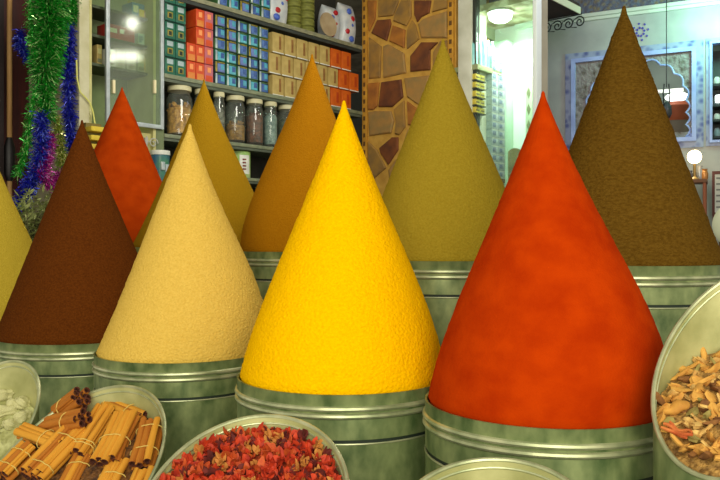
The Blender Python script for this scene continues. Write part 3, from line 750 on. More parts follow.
tinsel([(21, 30, -.1), (19, 44, -.1), (29, 58, -.1)], .05, 'blue', 'short blue tinsel loop against the dark wall', 350, 5)
tinsel([(41, 114, .06), (42, 140, .07), (38, 165, .07), (26, 190, .07), (20, 205, .07)], .065, 'blue', 'blue tinsel garland below the green one, trailing left', 1300, 6)
tinsel([(50, 134, .05), (46, 158, .08), (40, 172, .08), (52, 186, .08), (62, 170, .06)], .055, 'magenta', 'magenta tinsel garland low above the herb bunch', 1100, 7)
tinsel([(56, 116, .05), (60, 140, .06), (62, 160, .06), (60, 182, .06)], .045, 'gold', 'gold-green tinsel strand hanging beside the magenta one', 700, 8)
# herb bunch in its own drum
hx = P(42, 250, 4.2)
t = thing('herb_tub', 'plain metal tub holding the dried herb bunch', 'tub', (hx.x, hx.y, 0))
b = B(); b.lathe([(.17, 0), (.17, hx.z), (.165, hx.z), (.165, hx.z - .2), (.002, hx.z - .2)], 40); obj('body', b, galv, t)
b = B(); b.tube([(.17 * math.cos(i * PI / 20), .17 * math.sin(i * PI / 20), hx.z) for i in range(40)], .006, 6, True); obj('rim', b, rimm, t)
t = thing('dried_herb_bunch', 'grey-green bunch of dried herb sprigs below the tinsel', 'herbs', (hx.x, hx.y, hx.z - .19))
bs_, bl = B(), B(); rg = random.Random(4)
for _ in range(240):
    a = rg.uniform(0, 6.28); r0 = rg.uniform(0, .09); sp = rg.uniform(.02, .13); h = .20 + rg.uniform(.02, .24) * (1 - sp * 1.5)
    p0 = Vector((r0 * math.cos(a), r0 * math.sin(a), 0)); p2 = Vector(((r0 + sp) * math.cos(a) * .8, (r0 + sp) * math.sin(a) * .8, h)); p1 = p0.lerp(p2, .5) + Vector((rg.gauss(0, .01), rg.gauss(0, .01), 0.01))
    bs_.tube([p0, p1, p2], .0028, 4)
    for k in range(13):
        p = p1.lerp(p2, k / 8); q = Vector((rg.gauss(0, 1), rg.gauss(0, 1), rg.gauss(.2, .6))).normalized(); L = rg.uniform(.03, .065); sd = q.cross(Vector((.3, .5, .8))).normalized() * L * .13
        v = [bl.b.verts.new(x) for x in (p, p + q * L * .5 + sd, p + q * L, p + q * L * .5 - sd)]; bl.b.faces.new(v)
obj('stems', bs_, M_('herb_stem', (112, 110, 66), (84, 82, 48), ns=20), t)
o = obj('leaves', bl, M_('herb_leaf', (136, 154, 84), (184, 192, 124), ns=12, rough=.9), t, smooth=0); o['kind'] = 'stuff'

# ------------------------------------------------------------------ stone pillar
lp0, lp1 = 0.0, PF.l(455)
def pfp(px, py): return PF.l(px), PF.z(px, py)
t = struct('trim_2', (lambda b: (b.box(lp0, lp1, .012, .5, 0, 3.9), b)[1])(B()), M_('pillar_grout', (204, 158, 68), (180, 134, 52), ns=12, rough=.9, bump=.4, bs=50), (PF.o.x, PF.o.y, 0), PF.th)
ST = [([(368,0),(376,0),(375,19),(369,31)],1),([(378,0),(399,0),(393,15),(390,16),(378,17)],0),([(401,0),(411,0),(411,17),(406,26),(393,21),(394,15)],0),([(377,20),(390,19),(391,24),(386.5,41),(371,33)],2),
([(392.5,25),(405,29.5),(404,48),(389,41)],1),([(412,20),(415,24),(419,39),(407,49),(407,30)],0),([(414,0),(431,0),(429,13),(421,17),(417,22),(414,14)],2),([(434,0),(447,0),(447,8),(432,12)],0),([(423,19),(431,16),(447,11),(447,38),(421,38),(418,24)],3),
([(369,37),(381,46),(380,78),(369,79)],0),([(383,46),(388,44),(404,53),(406,73),(383,78)],3),([(410,56),(421,42),(438,42),(430,50),(430,70),(410,72)],2),([(440,41),(447,40),(447,75),(433,73),(433,52)],0),
([(368,83),(379,82),(377,106),(373,110),(368,110)],1),([(381,82),(401,79),(403,97),(392,107),(378,107)],2),([(404,78),(430,75),(420,106),(407,97)],3),([(368,112),(375,111),(391,111),(394,121),(391,133),(369,136)],3),([(394,109),(404,100),(405,127),(399,135),(395,134),(396,122)],0),
([(379,148),(392,137),(398,137),(398,150),(388,165),(380,153)],2),([(407,101),(419,110),(415,126),(408,125)],1),([(401,151),(408,129),(416,129),(410,160)],3),([(368,141),(377,150),(386,168),(372,180),(368,178)],0),([(422,104),(431,76),(447,77),(447,110)],0),([(420,112),(447,113),(447,150),(417,140)],1),([(388,170),(400,154),(412,164),(410,195),(392,195)],3),([(414,146),(447,153),(447,195),(413,195)],0),
([(368,-2),(390,-2),(386,-24),(368,-24)],2),([(392,-2),(420,-2),(418,-26),(389,-26)],3),([(422,-2),(447,-2),(447,-26),(421,-26)],0)]
b = B()
def inset(poly, d):
    cx = sum(p[0] for p in poly) / len(poly); cz = sum(p[1] for p in poly) / len(poly)
    return [(cx + (x - cx) * (1 - d), cz + (z - cz) * (1 - d)) for x, z in poly]
stm = [M_('stone_gold', (164, 122, 50), (130, 100, 54), ns=9, rough=.8, bump=.5, bs=14, dist=.01), M_('stone_amber', (176, 112, 36), (140, 86, 34), ns=9, rough=.8, bump=.5, bs=14, dist=.01), M_('stone_brown', (124, 68, 26), (92, 50, 26), ns=9, rough=.8, bump=.5, bs=14, dist=.01), M_('stone_grey', (142, 116, 66), (168, 124, 62), ns=12, rough=.8, bump=.5, bs=14, dist=.01)]
for poly, mi in ST:
    pl = [pfp(*p) for p in poly]; pl = inset(pl, .02)
    r0 = b.ring([(x, .02, z) for x, z in pl]); r1 = b.ring([(x, .0, z) for x, z in inset(pl, .0)]); r2 = b.ring([(x, -.008, z) for x, z in inset(pl, .08)])
    b.bridge(r0, r1, mi); b.bridge(r1, r2, mi); b.cap(r2, False, mi); b.cap(r0, True, mi)
obj('stone_cladding', b, stm, t, smooth=.3)
bordm = M_('border_amber', (200, 146, 44), (176, 124, 36), ns=14, rough=.7)
for px0, px1 in ((363, 367.2), (448.3, 454)):
    b = B(); x0, x1 = PF.l(px0), PF.l(px1); b.box(x0, x1, -.012, .012, 0, 3.9, .002)
    z = .9
    while z < 3.8:
        b.box(x0 + (x1 - x0) * .3, x0 + (x1 - x0) * .75, -.0145, -.011, z, z + .035, 0, 1); z += .072
    obj('notched_border', b, [bordm, M_('border_dark', (96, 62, 20))], t)
# dark gap and white post, doorway to a bright neighbouring shop
def pbox(name, px0, px1, o0, o1, z0, z1, m, bev=.003): return wstruct(name, PF, PF.l(px0), PF.l(px1), o0, o1, z0, z1, m, bev)
pbox('trim_3', 455, 459.5, -.06, -.3, 0, 3.9, dark)
pbox('trim_4', 459.5, 472.5, .02, -.2, 0, 3.9, M_('post_white', (216, 216, 198), (190, 190, 168), ns=5, rough=.6))
pbox('trim_5', 472.6, 475.6, .0, -.06, 0, 3.9, M_('post_dark', (40, 44, 36)))
pbox('trim_6', 534.6, 538.4, .03, -.05, 0, 3.9, M_('frame_white', (222, 230, 224), rough=.4))
x0, x1 = PF.l(475.7), PF.l(534.5)
b = B(); b.box(x0, x1, .0, .05, 3.25, 3.9); struct('wall_lintel', b, M_('lintel', (220, 224, 206)), (PF.o.x, PF.o.y, 0), PF.th)
b = B(); b.box(x0, x1, .018, .024, 0, 3.25); struct('window_3', b, glass('door_glass', (240, 252, 244), .02, .02), (PF.o.x, PF.o.y, 0), PF.th)
# bright shop beyond
q0 = PF.w(PF.l(478.0), -.07)
IR = Frame(q0.x, q0.y, U)                                  # its shelf front runs parallel to our shelf wall
lk = IR.l(516.5)
wallw = M_('bright_wall', (232, 240, 234), (222, 234, 226), ns=3, rough=.7)
crn = IR.w(lk, 0)
b = B(); b.box(-.02, lk, .28, .33, 0, 3.05); struct('wall_neighbour', b, wallw, (IR.o.x, IR.o.y, 0), IR.th)
BK = Frame(crn.x, crn.y, U - PI / 2)
lb1 = BK.l(537.5, 0)
b = B(); b.box(-.30, lb1 + .02, 0.0, .05, 0, 3.05); struct('wall_neighbour_back', b, wallw, (BK.o.x, BK.o.y, 0), BK.th)
d0 = PF.w(PF.l(537.2), -.05); ang = math.atan2(1, (537.6 - CX) / F)
b = B(); b.box(0, 1.5, -.05, 0, 0, 3.9)
struct('wall_partition', b, M_('partition', (132, 126, 112), (146, 140, 124), ns=4, rough=.9), (d0.x, d0.y, 0), ang)
za = 1.25 + (240 - 29) / F * crn.y
poly = [(p.x, p.y) for p in (PF.w(x0, -.07), PF.w(x1 - .02, -.07), BK.w(lb1 - .01, 0), BK.w(-.29, 0), IR.w(0, -.28))]
b = B(); b.prism(poly, za + .03, za + .08); struct('ceiling_neighbour', b, M_('bright_ceiling', (214, 208, 176), (150, 140, 100), ns=9, rough=.8, ramp=(.4, .6)))
b = B(); b.box(0, lk - .001, .2, .28, za - .06, za + .03); struct('trim_7', b, M_('cornice_olive', (176, 184, 150)), (IR.o.x, IR.o.y, 0), IR.th)
b = B(); b.box(.0, lb1 - .02, -.03, -.001, za - .012, za + .03); struct('trim_8', b, M_('cornice_pale', (206, 222, 208)), (BK.o.x, BK.o.y, 0), BK.th)
def il(px, py, off=0): return IR.l(px, off), IR.z(px, py, off)
zI = IR.z(488, 67)
t = thing('neighbour_shelf', 'pale shelf seen through the glass doorway, bottles on top', 'shelf', IR.w(IR.l(490), 0, zI - .04), IR.th)
ha = IR.l(502) - IR.l(490)
b = B(); b.box(-ha * .98, ha, 0, .275, 0, .04, .002); obj('board', b, M_('nshelf', (150, 156, 112), (130, 138, 96), ns=8), t)
for i, px in enumerate((479.5, 484, 488.5, 493, 497.5)):
    rr = (IR.l(px + 1.9) - IR.l(px - 1.9)) / 2; h = IR.z(px, 36 + i * 1.2) - zI
    t = thing('clear_bottle', 'clear aqua bottle, %s from the left on the shelf behind the glass' % ORD[i], 'bottle', IR.w(IR.l(px), -rr - .02, zI + .001), 0, 'aqua bottles on the neighbour shelf')
    b = B(); b.lathe([(rr * .95, 0), (rr, .01), (rr, h * .72), (rr * .5, h * .86), (rr * .42, h * .93)], 20); obj('bottle_body', b, M_('aqua', (120, 196, 196), (170, 226, 220), ns=8, rough=.15), t)
    b = B(); b.lathe([(rr * .5, h * .925), (rr * .5, h), (.002, h)], 16); obj('cap', b, white, t)
# boxes below the shelf
t = thing('box_rack', 'rack of yellow boxes behind the glass doorway', 'rack', IR.w(IR.l(482.5), -.01, 0), IR.th)
hw_ = (IR.l(487.8) - IR.l(478.3)) / 2
b = B(); b.box(-hw_, hw_, .17, .24, 0, zI - .05); obj('back', b, M_('rack_grey', (110, 112, 80)), t)
for py in (80, 88, 97, 105, 113):
    b = B(); b.box(-hw_, hw_, .0, .169, IR.z(482, py) - .008, IR.z(482, py)); obj('shelf', b, M_('rack_shelf', (70, 72, 50)), t)
for i, py in enumerate((80, 88, 97, 105, 113)):
    h = (IR.z(482, 80) - IR.z(482, 88)) * .72
    for j in range(2):
        w = hw_ * .9
        p = proto_box('yellow_box', w, h, .14, M_('ybox', (196, 178, 62), (170, 150, 50), ns=14), [(.1, .9, .3, .6, M_('ybox_print', (110, 96, 50)), 'print_band')])
        p.location = IR.w(IR.l(482.5) - hw_ / 2 + j * hw_, -.02, IR.z(482, py) + .001); p.rotation_euler = (0, 0, IR.th)
        tag(p, 'small yellow box, %s shelf down, %s one, behind the glass doorway' % (ORD[i], ['left', 'right'][j]), 'box', 'yellow boxes on the neighbour rack')
ptn = proto_box('silver_carton', (IR.l(505) - IR.l(492)) / 2 * .96, .062, .16, M_('carton_silver', (150, 160, 166), (186, 194, 196), ns=14, rough=.4), [(.12, .6, .25, .75, M_('carton_bluegrey', (110, 122, 146)), 'label_panel'), (.02, .98, .9, .98, white, 'top_edge')])
wN = (IR.l(505) - IR.l(492)) / 2
zbase = IR.z(498, 178, .02)
for c in range(2):
    for r in range([15, 16][c]):
        put(ptn, IR, IR.l(492) + wN * (c + .5), .0, zbase + .001 + r * .0635, 'silver-grey carton, %d up from the bottom of the %s stack behind the glass' % (r + 1, ['left', 'right'][c]), 'carton', 'silver cartons stacked behind the glass doorway')
t = thing('carton_bench', 'low bench under the stacked silver cartons', 'bench', IR.w(IR.l(492) + wN, .0, 0), IR.th)
b = B(); b.box(-wN, wN, 0, .18, zbase - .03, zbase); obj('top', b, wood, t)
for sx in (-wN + .015, wN - .015):
    for sy in (.02, .16):
        b = B(); b.box(sx - .012, sx + .012, sy - .012, sy + .012, 0, zbase - .03); obj('leg', b, wood, t)
b = B(); b.box(IR.l(509), lk - .005, .02, .275, 0, za - .1, .02); struct('trim_9', b, M_('pilaster_mint', (186, 214, 188), (170, 204, 174), ns=4), (IR.o.x, IR.o.y, 0), IR.th)
t = thing('ornate_strip', 'narrow pale ornamented hanging strip on the far wall behind the glass', 'wall hanging', BK.w(BK.l(529.5), .012, 1.55), BK.th)
hs = (BK.l(533) - BK.l(526.5)) / 2
b = B(); b.box(-hs, hs, 0, .01, 0, BK.z(530, 66) - 1.55, .002); obj('strip', b, M_('strip_pale', (176, 190, 160)), t)
for j in range(7):
    b = B(); z = .1 + j * .13; b.prism([(0, z - .045), (hs * .6, z), (0, z + .045), (-hs * .6, z)], -.005, .001, 'y'); obj('ornament', b, M_('orn', (110, 116, 80)), t)
t = thing('brass_tray', 'dull rounded brass tray standing low behind the glass doorway', 'tray', BK.w(BK.l(520.5), .10, 0), BK.th)
rr = .075; zc = BK.z(519, 157, .1)
b = B(); b.prism([(rr * math.cos(a * PI / 12), zc + rr * math.sin(a * PI / 12)) for a in range(13)] + [(-rr, 0.0), (rr, 0.0)], 0, .02, 'y'); obj('tray_body', b, M_('brass_dull', (140, 130, 86), (110, 104, 66), ns=10), t)
t = thing('ceiling_lamp', 'bright round lamp under the neighbour shop ceiling', 'lamp', (lambda p: (p.x, p.y, za - .06))(PF.w(PF.l(490), -.15)))
b = B(); b.lathe([(.02, .088), (.09, .085), (.1, .07), (.002, .07)], 24); obj('base', b, white, t)
b = B(); b.lathe([(.09, .07), (.085, .03), (.05, .005), (.002, 0)], 24, cap0=False); obj('lamp_globe', b, M_('lamp_on', (240, 255, 246), emit=14), t)

# ------------------------------------------------------------------ plaster wall on the right
rl0, rl1 = RW.l(470), RW.l(830)
zt = 3.9
f1 = (RW.l(565.5), RW.l(703.5)); f1z = (RW.z(640, 147.5), RW.z(640, 50.5))
f2 = (RW.l(706), RW.l(800)); f2z = (RW.z(715, 146), RW.z(715, 38))
rect = lambda l, z: [(l[0], z[0]), (l[1], z[0]), (l[1], z[1]), (l[0], z[1])]
# keep the two openings apart
f1z = (RW.z(704, 147), RW.z(690, 41)); 
b = B(); b.holed([(rl0, 0), (rl1, 0), (rl1, zt), (rl0, zt)], [rect(f1, f1z), rect(f2, f2z)], 0, .12)
RWL = (RW.o.x, RW.o.y, 0)
struct('wall_right', b, M_('plaster_right', (168, 168, 162), (152, 152, 148), ns=4, rough=.8, bump=.15, bs=20), RWL, RW.th, smooth=.3)
zc0 = RW.z(640, 11.5)
b = B(); b.box(rl0, rl1, -.05, -.001, zc0, zc0 + .035, .006); b.box(rl0, rl1, -.025, -.001, zc0 - .03, zc0, .004); struct('trim_10', b, M_('cornice', (196, 200, 186), rough=.7), RWL, RW.th)
b = B(); b.box(rl0, rl1, -.02, -.001, zc0 + .036, zt, 0); struct('trim_11', b, M_('carved_frieze', (120, 104, 78), (90, 92, 110), ns=22, rough=.9, bump=1, bs=24, dist=.03, kind='voronoi', ramp=(.1, .6)), RWL, RW.th)
bluetile = M_('painted_border', (78, 88, 140), (140, 150, 176), ns=16, rough=.6, kind='voronoi', ramp=(.15, .55), bump=.4, bs=30)
whitebl = M_('frame_bluewhite', (160, 176, 222), (138, 152, 204), ns=6, rough=.5)
carved = M_('carved_plaster', (84, 74, 62), (140, 132, 128), ns=17, rough=.9, bump=1, bs=30, dist=.03, kind='voronoi', ramp=(.05, .6))
def ringframe(l, z, wv, y0, y1, m, name, parent):
    b = B(); inn = ((l[0] + wv, l[1] - wv), (z[0] + wv, z[1] - wv))
    b.holed(rect(l, z), [rect(*inn)], y0, y1); obj(name, b, m, parent, smooth=.3); return inn
win = bpy.data.objects.new('window_1', None); COL.objects.link(win); win.location = RWL; win.rotation_euler = (0, 0, RW.th); win['kind'] = 'structure'
g = (f1[0] - .001, f1[1] + .001), (f1z[0] - .001, f1z[1] + .001)
i1 = ringframe((f1[0], f1[1]), f1z, .058, -.012, .06, bluetile, 'painted_border', win)
i2 = ringframe(i1[0], i1[1], .038, -.035, .06, whitebl, 'inner_moulding', win)
# carved panel with a scalloped arch
cxa = RW.l(636); zs_, halfw = RW.z(690, 100), RW.l(686) - RW.l(636)
arch = []
nl = 9; top = RW.z(636, 62)
pts = []
for i in range(nl + 1):
    a = PI * i / nl
    pts.append((cxa + halfw * math.cos(a), zs_ + (top - zs_) * math.sin(a)))
side_z = [zs_ - .11 * j for j in range(1, 4)]
full = [(cxa + halfw * 1.05, i2[1][0] + .05)] + [(cxa + halfw * 1.0, z) for z in side_z[::-1]] + pts + [(cxa - halfw * 1.0, z) for z in side_z] + [(cxa - halfw * 1.05, i2[1][0] + .05)]
cc = Vector((cxa, zs_ - .1))
for p, q in zip(full, full[1:]):
    p, q = Vector(p), Vector(q); m = (p + q) / 2; nrm = Vector((q.y - p.y, -(q.x - p.x))).normalized()
    if nrm.dot(m - cc) < 0: nrm = -nrm
    for k in range(6):
        f = k / 6; arch.append(tuple(p.lerp(q, f) + nrm * (.035 * math.sin(PI * f))))
arch.append(full[-1])
b = B(); b.holed(rect(*i2), [arch], 0, .05); obj('carved_panel', b, carved, win, smooth=.3)
b = B(); b.tube([(x, -.004, z) for x, z in arch], .009, 6); obj('scalloped_edge', b, whitebl, win)
win2 = bpy.data.objects.new('window_2', None); COL.objects.link(win2); win2.location = RWL; win2.rotation_euler = (0, 0, RW.th); win2['kind'] = 'structure'
j1 = ringframe(f2, f2z, .03, -.012, .06, bluetile, 'painted_border', win2)
j2 = ringframe(j1[0], j1[1], .022, -.03, .06, whitebl, 'inner_moulding', win2)
# blue star tile motif
t = thing('blue_star_motif', 'blue eight-pointed cluster of tile lozenges on the wall above the arch', 'wall ornament', RW.w(RW.l(640.5), .001, RW.z(640.5, 32)), RW.th)
for i in range(8):
    a = 2 * PI * i / 8 + .2
    for rad, sz in ((.034, .013), (.068, .012)):
        b = B(); cx, cz = rad * math.cos(a), rad * math.sin(a) * 1.15; b.prism([(cx + sz, cz), (cx, cz + sz), (cx - sz, cz), (cx, cz - sz)], -.006, 0, 'y'); obj('tile_lozenge', b, M_('cobalt', (40, 50, 150), rough=.4), t)
# beyond the arch
far = Frame(RW.o.x - RW.n.x * 1.1, RW.o.y - RW.n.y * 1.1, RW.th)
b = B(); b.box(-1, 5, 0, .05, 0, 3.9); struct('wall_far', b, M_('far_wall', (104, 122, 112), (92, 106, 98), ns=3), (far.o.x, far.o.y, 0), far.th)
t = thing('wall_lamp', 'white glowing lens-shaped lamp seen through the scalloped arch', 'lamp', far.w(far.l(677, .3), .3, far.z(677, 97, .3)), far.th)
b = B(); q = bmesh.new(); bmesh.ops.create_uvsphere(q, u_segments=24, v_segments=12, radius=1)
for v in q.verts: v.co = Vector((v.co.x * .115, v.co.y * .06, v.co.z * .045))
b.merge(q); obj('lamp_glass', b, M_('lamp_white', (255, 255, 250), emit=3), t)
b = B(); b.box(-.05, .05, .03, .30, -.02, .02); obj('bracket', b, white, t)
b = B(); b.box(-.28, .06, -.02, .02, .055, .085); obj('top_rail', b, M_('rail_white', (226, 236, 226), emit=.5), t)
t = thing('clay_pot', 'large terracotta pot seen through the scalloped arch under the lamp', 'pot', far.w(far.l(676, .35), .35, 0), 0)
zp = far.z(676, 103, .35); zq = far.z(676, 122, .35)
b = B(); b.lathe([(.10, zq), (.14, zq + .06), (.15, zp - .04), (.12, zp), (.1, zp - .01), (.1, zp - .05), (.002, zp - .05)], 32); obj('pot_body', b, M_('terracotta', (176, 92, 50), (150, 74, 40), ns=6), t)
b = B(); b.lathe([(.17, 0), (.15, zq - .03), (.16, zq - .001)], 24); obj('plinth', b, M_('plinth', (120, 110, 90)), t)
t = thing('hanging_lantern', 'dark hanging lantern with a long stem in front of the arch', 'lantern', RW.w(RW.l(668), .16, RW.z(668, 104, .16)), 0)
b = B(); b.lathe([(.012, .02), (.045, -.02), (.05, -.09), (.02, -.14), (.002, -.15)], 8); obj('lantern_body', b, blackiron, t)
b = B(); b.tube([(-.025, 0, .0), (-.03, 0, .09), (-.02, 0, .18)], .006, 6); b.tube([(.025, 0, .0), (.03, 0, .09), (.02, 0, .18)], .006, 6); b.tube([(0, 0, .15), (0, 0, 3.9 - t.location.z)], .004, 6); obj('stem', b, blackiron, t)
# second window: shelves of goods
t = thing('niche_shelf_unit', 'dark shelf unit inside the niche at the right edge', 'shelf unit', RW.w(RW.l(750), -.06, 0), RW.th)
wz = (j2[0][1] - j2[0][0]) / 2; lcx = (j2[0][0] + j2[0][1]) / 2; t.location = RW.w(lcx, -.07, 0)
b = B(); b.box(-wz - .02, wz + .02, .22, .25, j2[1][0] - .02, j2[1][1]); obj('back', b, M_('niche_back', (60, 62, 60)), t)
pys = (82, 103, 118, 135)
for py in pys:
    b = B(); b.box(-wz, wz, .0, .22, RW.z(716, py) - .02, RW.z(716, py)); obj('shelf', b, M_('niche_shelf', (40, 42, 40)), t)
cols = [M_('gd1', (196, 196, 186)), M_('gd2', (170, 96, 60)), M_('gd3', (120, 136, 140)), M_('gd4', (190, 170, 110))]
for i, py in enumerate(pys):
    for j in range(4):
        l = j2[0][0] + .035 + j * .075
        b = B(); h = (.07, .09, .06, .08)[(i + j) % 4]; b.lathe([(.026, 0), (.03, h * .3), (.026, h * .8), (.016, h), (.002, h)], 14)
        tag(obj('small_pot', b, cols[(i * 2 + j) % 4], None, RW.w(l, -.14, RW.z(716, py) + .001)), 'small pot on the niche shelves, %s shelf down, %s from left' % (ORD[i], ORD[j]), 'pot', 'small pots in the right niche')
t = thing('tube_lamp', 'white strip lamp glowing across the niche at the right edge', 'lamp', RW.w(j2[0][0] + .12, -.09, RW.z(716, 97)), RW.th)
b = B(); b.box(-.1, .22, .0, .03, -.035, .035, .01); obj('lamp_tube', b, M_('lamp_white', (255, 255, 250), emit=3), t)
# small lamp, table and goods below
tb = RW.w(RW.l(701, .3), .3, 0); zt2 = RW.z(701, 180, .3)
t = thing('side_table', 'small wooden display table beside the umber cone', 'table', (tb.x, tb.y, 0), RW.th)
b = B(); b.box(-.16, .05, -.12, .12, zt2 - .03, zt2, .004); obj('table_top', b, M_('table_brown', (130, 84, 50), (100, 64, 38), ns=8), t)
for sx in (-.14, .03):
    for sy in (-.1, .1):
        b = B(); b.tube([(sx, sy, 0), (sx, sy, zt2 - .03)], .013, 8); obj('leg', b, M_('table_leg', (150, 84, 50)), t)
t = thing('globe_lamp', 'small glowing globe lamp on the side table', 'lamp', RW.w(RW.l(694.5, .32), .32, zt2 + .001), 0)
zl = RW.z(694, 157, .32) - zt2
b = B(); q = bmesh.new(); bmesh.ops.create_uvsphere(q, u_segments=20, v_segments=12, radius=.058)
b.merge(q, 0, Matrix.Translation((0, 0, zl))); obj('globe', b, M_('lamp_warm', (255, 226, 170), emit=14), t)
b = B(); b.lathe([(.04, 0), (.04, .01), (.012, .03), (.012, zl - .047)], 16); obj('stand', b, M_('brass', (150, 120, 60), rough=.35, metal=.5), t)
for i, (px, hh, c, lab) in enumerate([(699.5, .13, (150, 150, 150), 'silver pot beside the globe lamp on the side table'), (704.5, .10, (176, 120, 60), 'amber glass cup at the right of the side table'), (689.5, .09, (90, 90, 96), 'dark grey cup left of the globe lamp')]):
    b = B(); b.lathe([(.024, 0), (.03, .02), (.032, hh * .6), (.022, hh * .85), (.026, hh), (.02, hh), (.002, hh * .7)], 18)
    tag(obj('small_cup', b, M_('cup%d' % i, c, rough=.3, metal=.3), None, RW.w(RW.l(px, .22), .22, zt2 + .001)), lab, 'cup', 'cups on the side table')
t = thing('menu_board', 'dark framed board with white panel at the right edge', 'board', RW.w(RW.l(720, .25), .25, 0), RW.th)
z0, z1 = RW.z(717, 216, .25), RW.z(717, 171, .25)
b = B(); b.box(-.062, .14, 0, .02, z0, z1, .003); obj('frame', b, M_('board_frame', (86, 40, 30)), t)
b = B(); b.box(-.04, .12, -.003, .004, z0 + .03, z1 - .03); obj('panel', b, M_('board_panel', (186, 186, 172)), t)
b = B()
for j in range(6): b.box(-.03, .10, -.004, -.002, z1 - .07 - j * .05, z1 - .055 - j * .05)
obj('ruled_line', b, M_('board_line', (110, 110, 104)), t)
for sx in (-.05, .12):
    b = B(); b.box(sx - .01, sx + .01, .0, .02, 0, z0); obj('leg', b, M_('board_frame', (86, 40, 30)), t)
# large pale dish standing at the right edge
dd = P(738, 225, 3.2)
t = thing('white_dish', 'large pale round dish standing on edge, cut by the right photo edge', 'dish', (dd.x, dd.y, dd.z), -.3)
b = B(); b.lathe([(.05, .02), (.085, .008), (.097, -.004), (.1, .0), (.088, .014), (.05, .028)], 40); o = obj('dish_body', b, M_('dish_white', (206, 212, 186), (190, 196, 168), ns=8, rough=.35), t); o.rotation_euler = (PI / 2, 0, 0)
t = thing('dish_stand', 'slim stand holding the pale dish', 'stand', (dd.x, dd.y + .02, 0), -.3)
b = B(); b.box(-.06, .06, -.03, .03, 0, dd.z - .102); obj('post', b, wood, t)
b = B(); b.box(-.06, .06, .026, .034, dd.z - .102, dd.z - .02); obj('back_rest', b, wood, t)
# canopy with iron scrolls
cc_ = P(579.5, 13.5, 6.9)
u = Vector((W.e.x, W.e.y)); v = Vector((PF.e.x, PF.e.y))
def ray_hit(o, d, px):
    k_ = (px - CX) / F; s = (k_ * o.y - o.x) / (d.x - k_ * d.y); return o + d * s
C2 = Vector((cc_.x, cc_.y)); A2 = C2 - u * .62
L1 = ray_hit(C2, -v, 538.9); L2 = ray_hit(A2, -v, 538.9)
t = thing('wooden_canopy', 'dark wooden canopy slab with a pale edge beside the glass doorway', 'canopy', (C2.x, C2.y, cc_.z))
b = B(); b.prism([tuple(p - C2) for p in (C2, L1, L2, A2)], 0, .09); obj('slab', b, M_('canopy_dark', (58, 30, 22), (40, 22, 18), ns=6), t)
b = B(); e = [C2 + v * .012, C2 + v * .001, A2 + v * .001, A2 + v * .012]; b.prism([tuple(p - C2) for p in e], -.008, .055); obj('pale_edge', b, M_('canopy_edge', (206, 200, 170)), t)
t = thing('iron_scroll_frieze', 'black wrought iron scrolls hanging under the dark canopy', 'ironwork', (C2.x, C2.y, cc_.z), PF.th)
Lf = (C2 - L1).length
b = B(); b.tube([(-Lf + .01, 0, -.008), (.02, 0, -.008)], .006, 6); obj('bar', b, blackiron, t)
for i in range(4):
    b = B(); x = -Lf * (.88 - .27 * i) + .03; b.tube(spiral(x, -.075, .052, 1.5, .6, -1), .006, 6); b.tube([(x - .05, 0, -.04), (x - .09, 0, -.11), (x - .03, 0, -.12)], .005, 6); obj('scroll', b, blackiron, t)

# ------------------------------------------------------------------ lamps, added fill lights and daylight
def area(name, loc, target, size, power, color, sy=None):
    d = bpy.data.lights.new(name, 'AREA'); d.energy = power; d.color = color; d.size = size
    if sy: d.shape = 'RECTANGLE'; d.size_y = sy
    o = bpy.data.objects.new(name, d); COL.objects.link(o); o.location = loc
    o.rotation_euler = (Vector(target) - Vector(loc)).to_track_quat('-Z', 'Y').to_euler(); return o
area('front_fill_light', (.0, -2.0, 2.1), (0, 2.4, .9), 2.6, 135, (1, .95, .78))  # added soft fill from behind the camera, not a street lamp
area('shelf_fill_light', (.3, 2.9, 3.3), (-.7, 5.3, 2.2), .9, 48, (1, .97, .86))  # added fill aimed at the shelves, no lamp hangs here
area('neighbour_lamp_light', tuple(PF.w(PF.l(500), -.3, za - .1)), tuple(PF.w(PF.l(505), -.3, 0)), .3, 16, (.95, 1, .96))
area('mint_lamp_light', tuple(RW.w(RW.l(735), .5, 3.2)), tuple(RW.w(RW.l(690), 0, 3.05)), .2, 15, (.40, 1, .78))
area('back_room_light', tuple(far.w(far.l(660), .6, 3.3)), tuple(far.w(far.l(660), .5, 0)), .4, 10, (1, .98, .9))
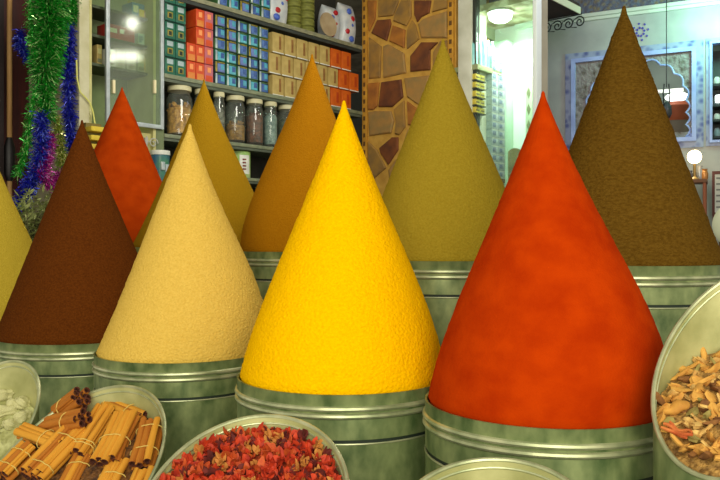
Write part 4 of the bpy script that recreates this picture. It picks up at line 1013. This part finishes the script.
area('passage_light', (1.9, 5.3, 3.6), (2.3, 6.6, 1.6), .5, 12, (.72, .78, 1))
# fluorescent tube hung from the ceiling right of the stall; its reflection shows in the cabinet glass
def mirrored(px, py, dist):       # where a lamp hangs that the cabinet glass reflects towards the street
    p = W.w(W.l(px), 0, W.z(px, py)); d = Vector(((px - CX) / F, 1, (CY - py) / F)); n = Vector((W.n.x, W.n.y, 0))
    return p + (d - n * 2 * d.dot(n)) * dist
tp = mirrored(121, 57, 2.9)
t = thing('fluorescent_lamp', 'fluorescent tube lamp hung from the ceiling', 'lamp', tp, math.atan2(.99, -.14))
b = B(); b.tube([(-.17, 0, 0), (.17, 0, 0)], .028, 10); obj('tube', b, M_('tube_on', (255, 250, 236), emit=40), t)
b = B(); b.box(-.2, .2, -.03, .03, .03, .06); obj('batten', b, white, t)
for sx in (-.15, .15):
    b = B(); b.tube([(sx, 0, .06), (sx, 0, 3.9 - tp.z)], .006, 6); obj('rod', b, blackiron, t)
tp = mirrored(131, 24, 2.9)
t = thing('bulb_lamp', 'round bulb lamp hung from the ceiling', 'lamp', tp)
b = B(); q = bmesh.new(); bmesh.ops.create_uvsphere(q, u_segments=20, v_segments=12, radius=.06); b.merge(q); obj('bulb', b, M_('tube_on', (255, 250, 236)), t)
b = B(); b.tube([(0, 0, .055), (0, 0, 3.9 - tp.z)], .008, 6); obj('cord', b, blackiron, t)
w = bpy.data.worlds.new('street_daylight'); SC.world = w; w.use_nodes = True
bg = w.node_tree.nodes['Background']; bg.inputs[0].default_value = (1, .95, .80, 1); bg.inputs[1].default_value = .78

cam = bpy.data.cameras.new('camera'); co = bpy.data.objects.new('camera', cam); COL.objects.link(co)
co.location = (0, 0, CZ); co.rotation_euler = (PI / 2, 0, 0); cam.sensor_width = 36; cam.lens = F / 720 * 36; cam.clip_start = .05
SC.camera = co
vs = SC.view_settings; vs.view_transform = 'Standard'; vs.look = 'None'; vs.gamma = 1; vs.use_curve_mapping = False; vs.exposure = 0
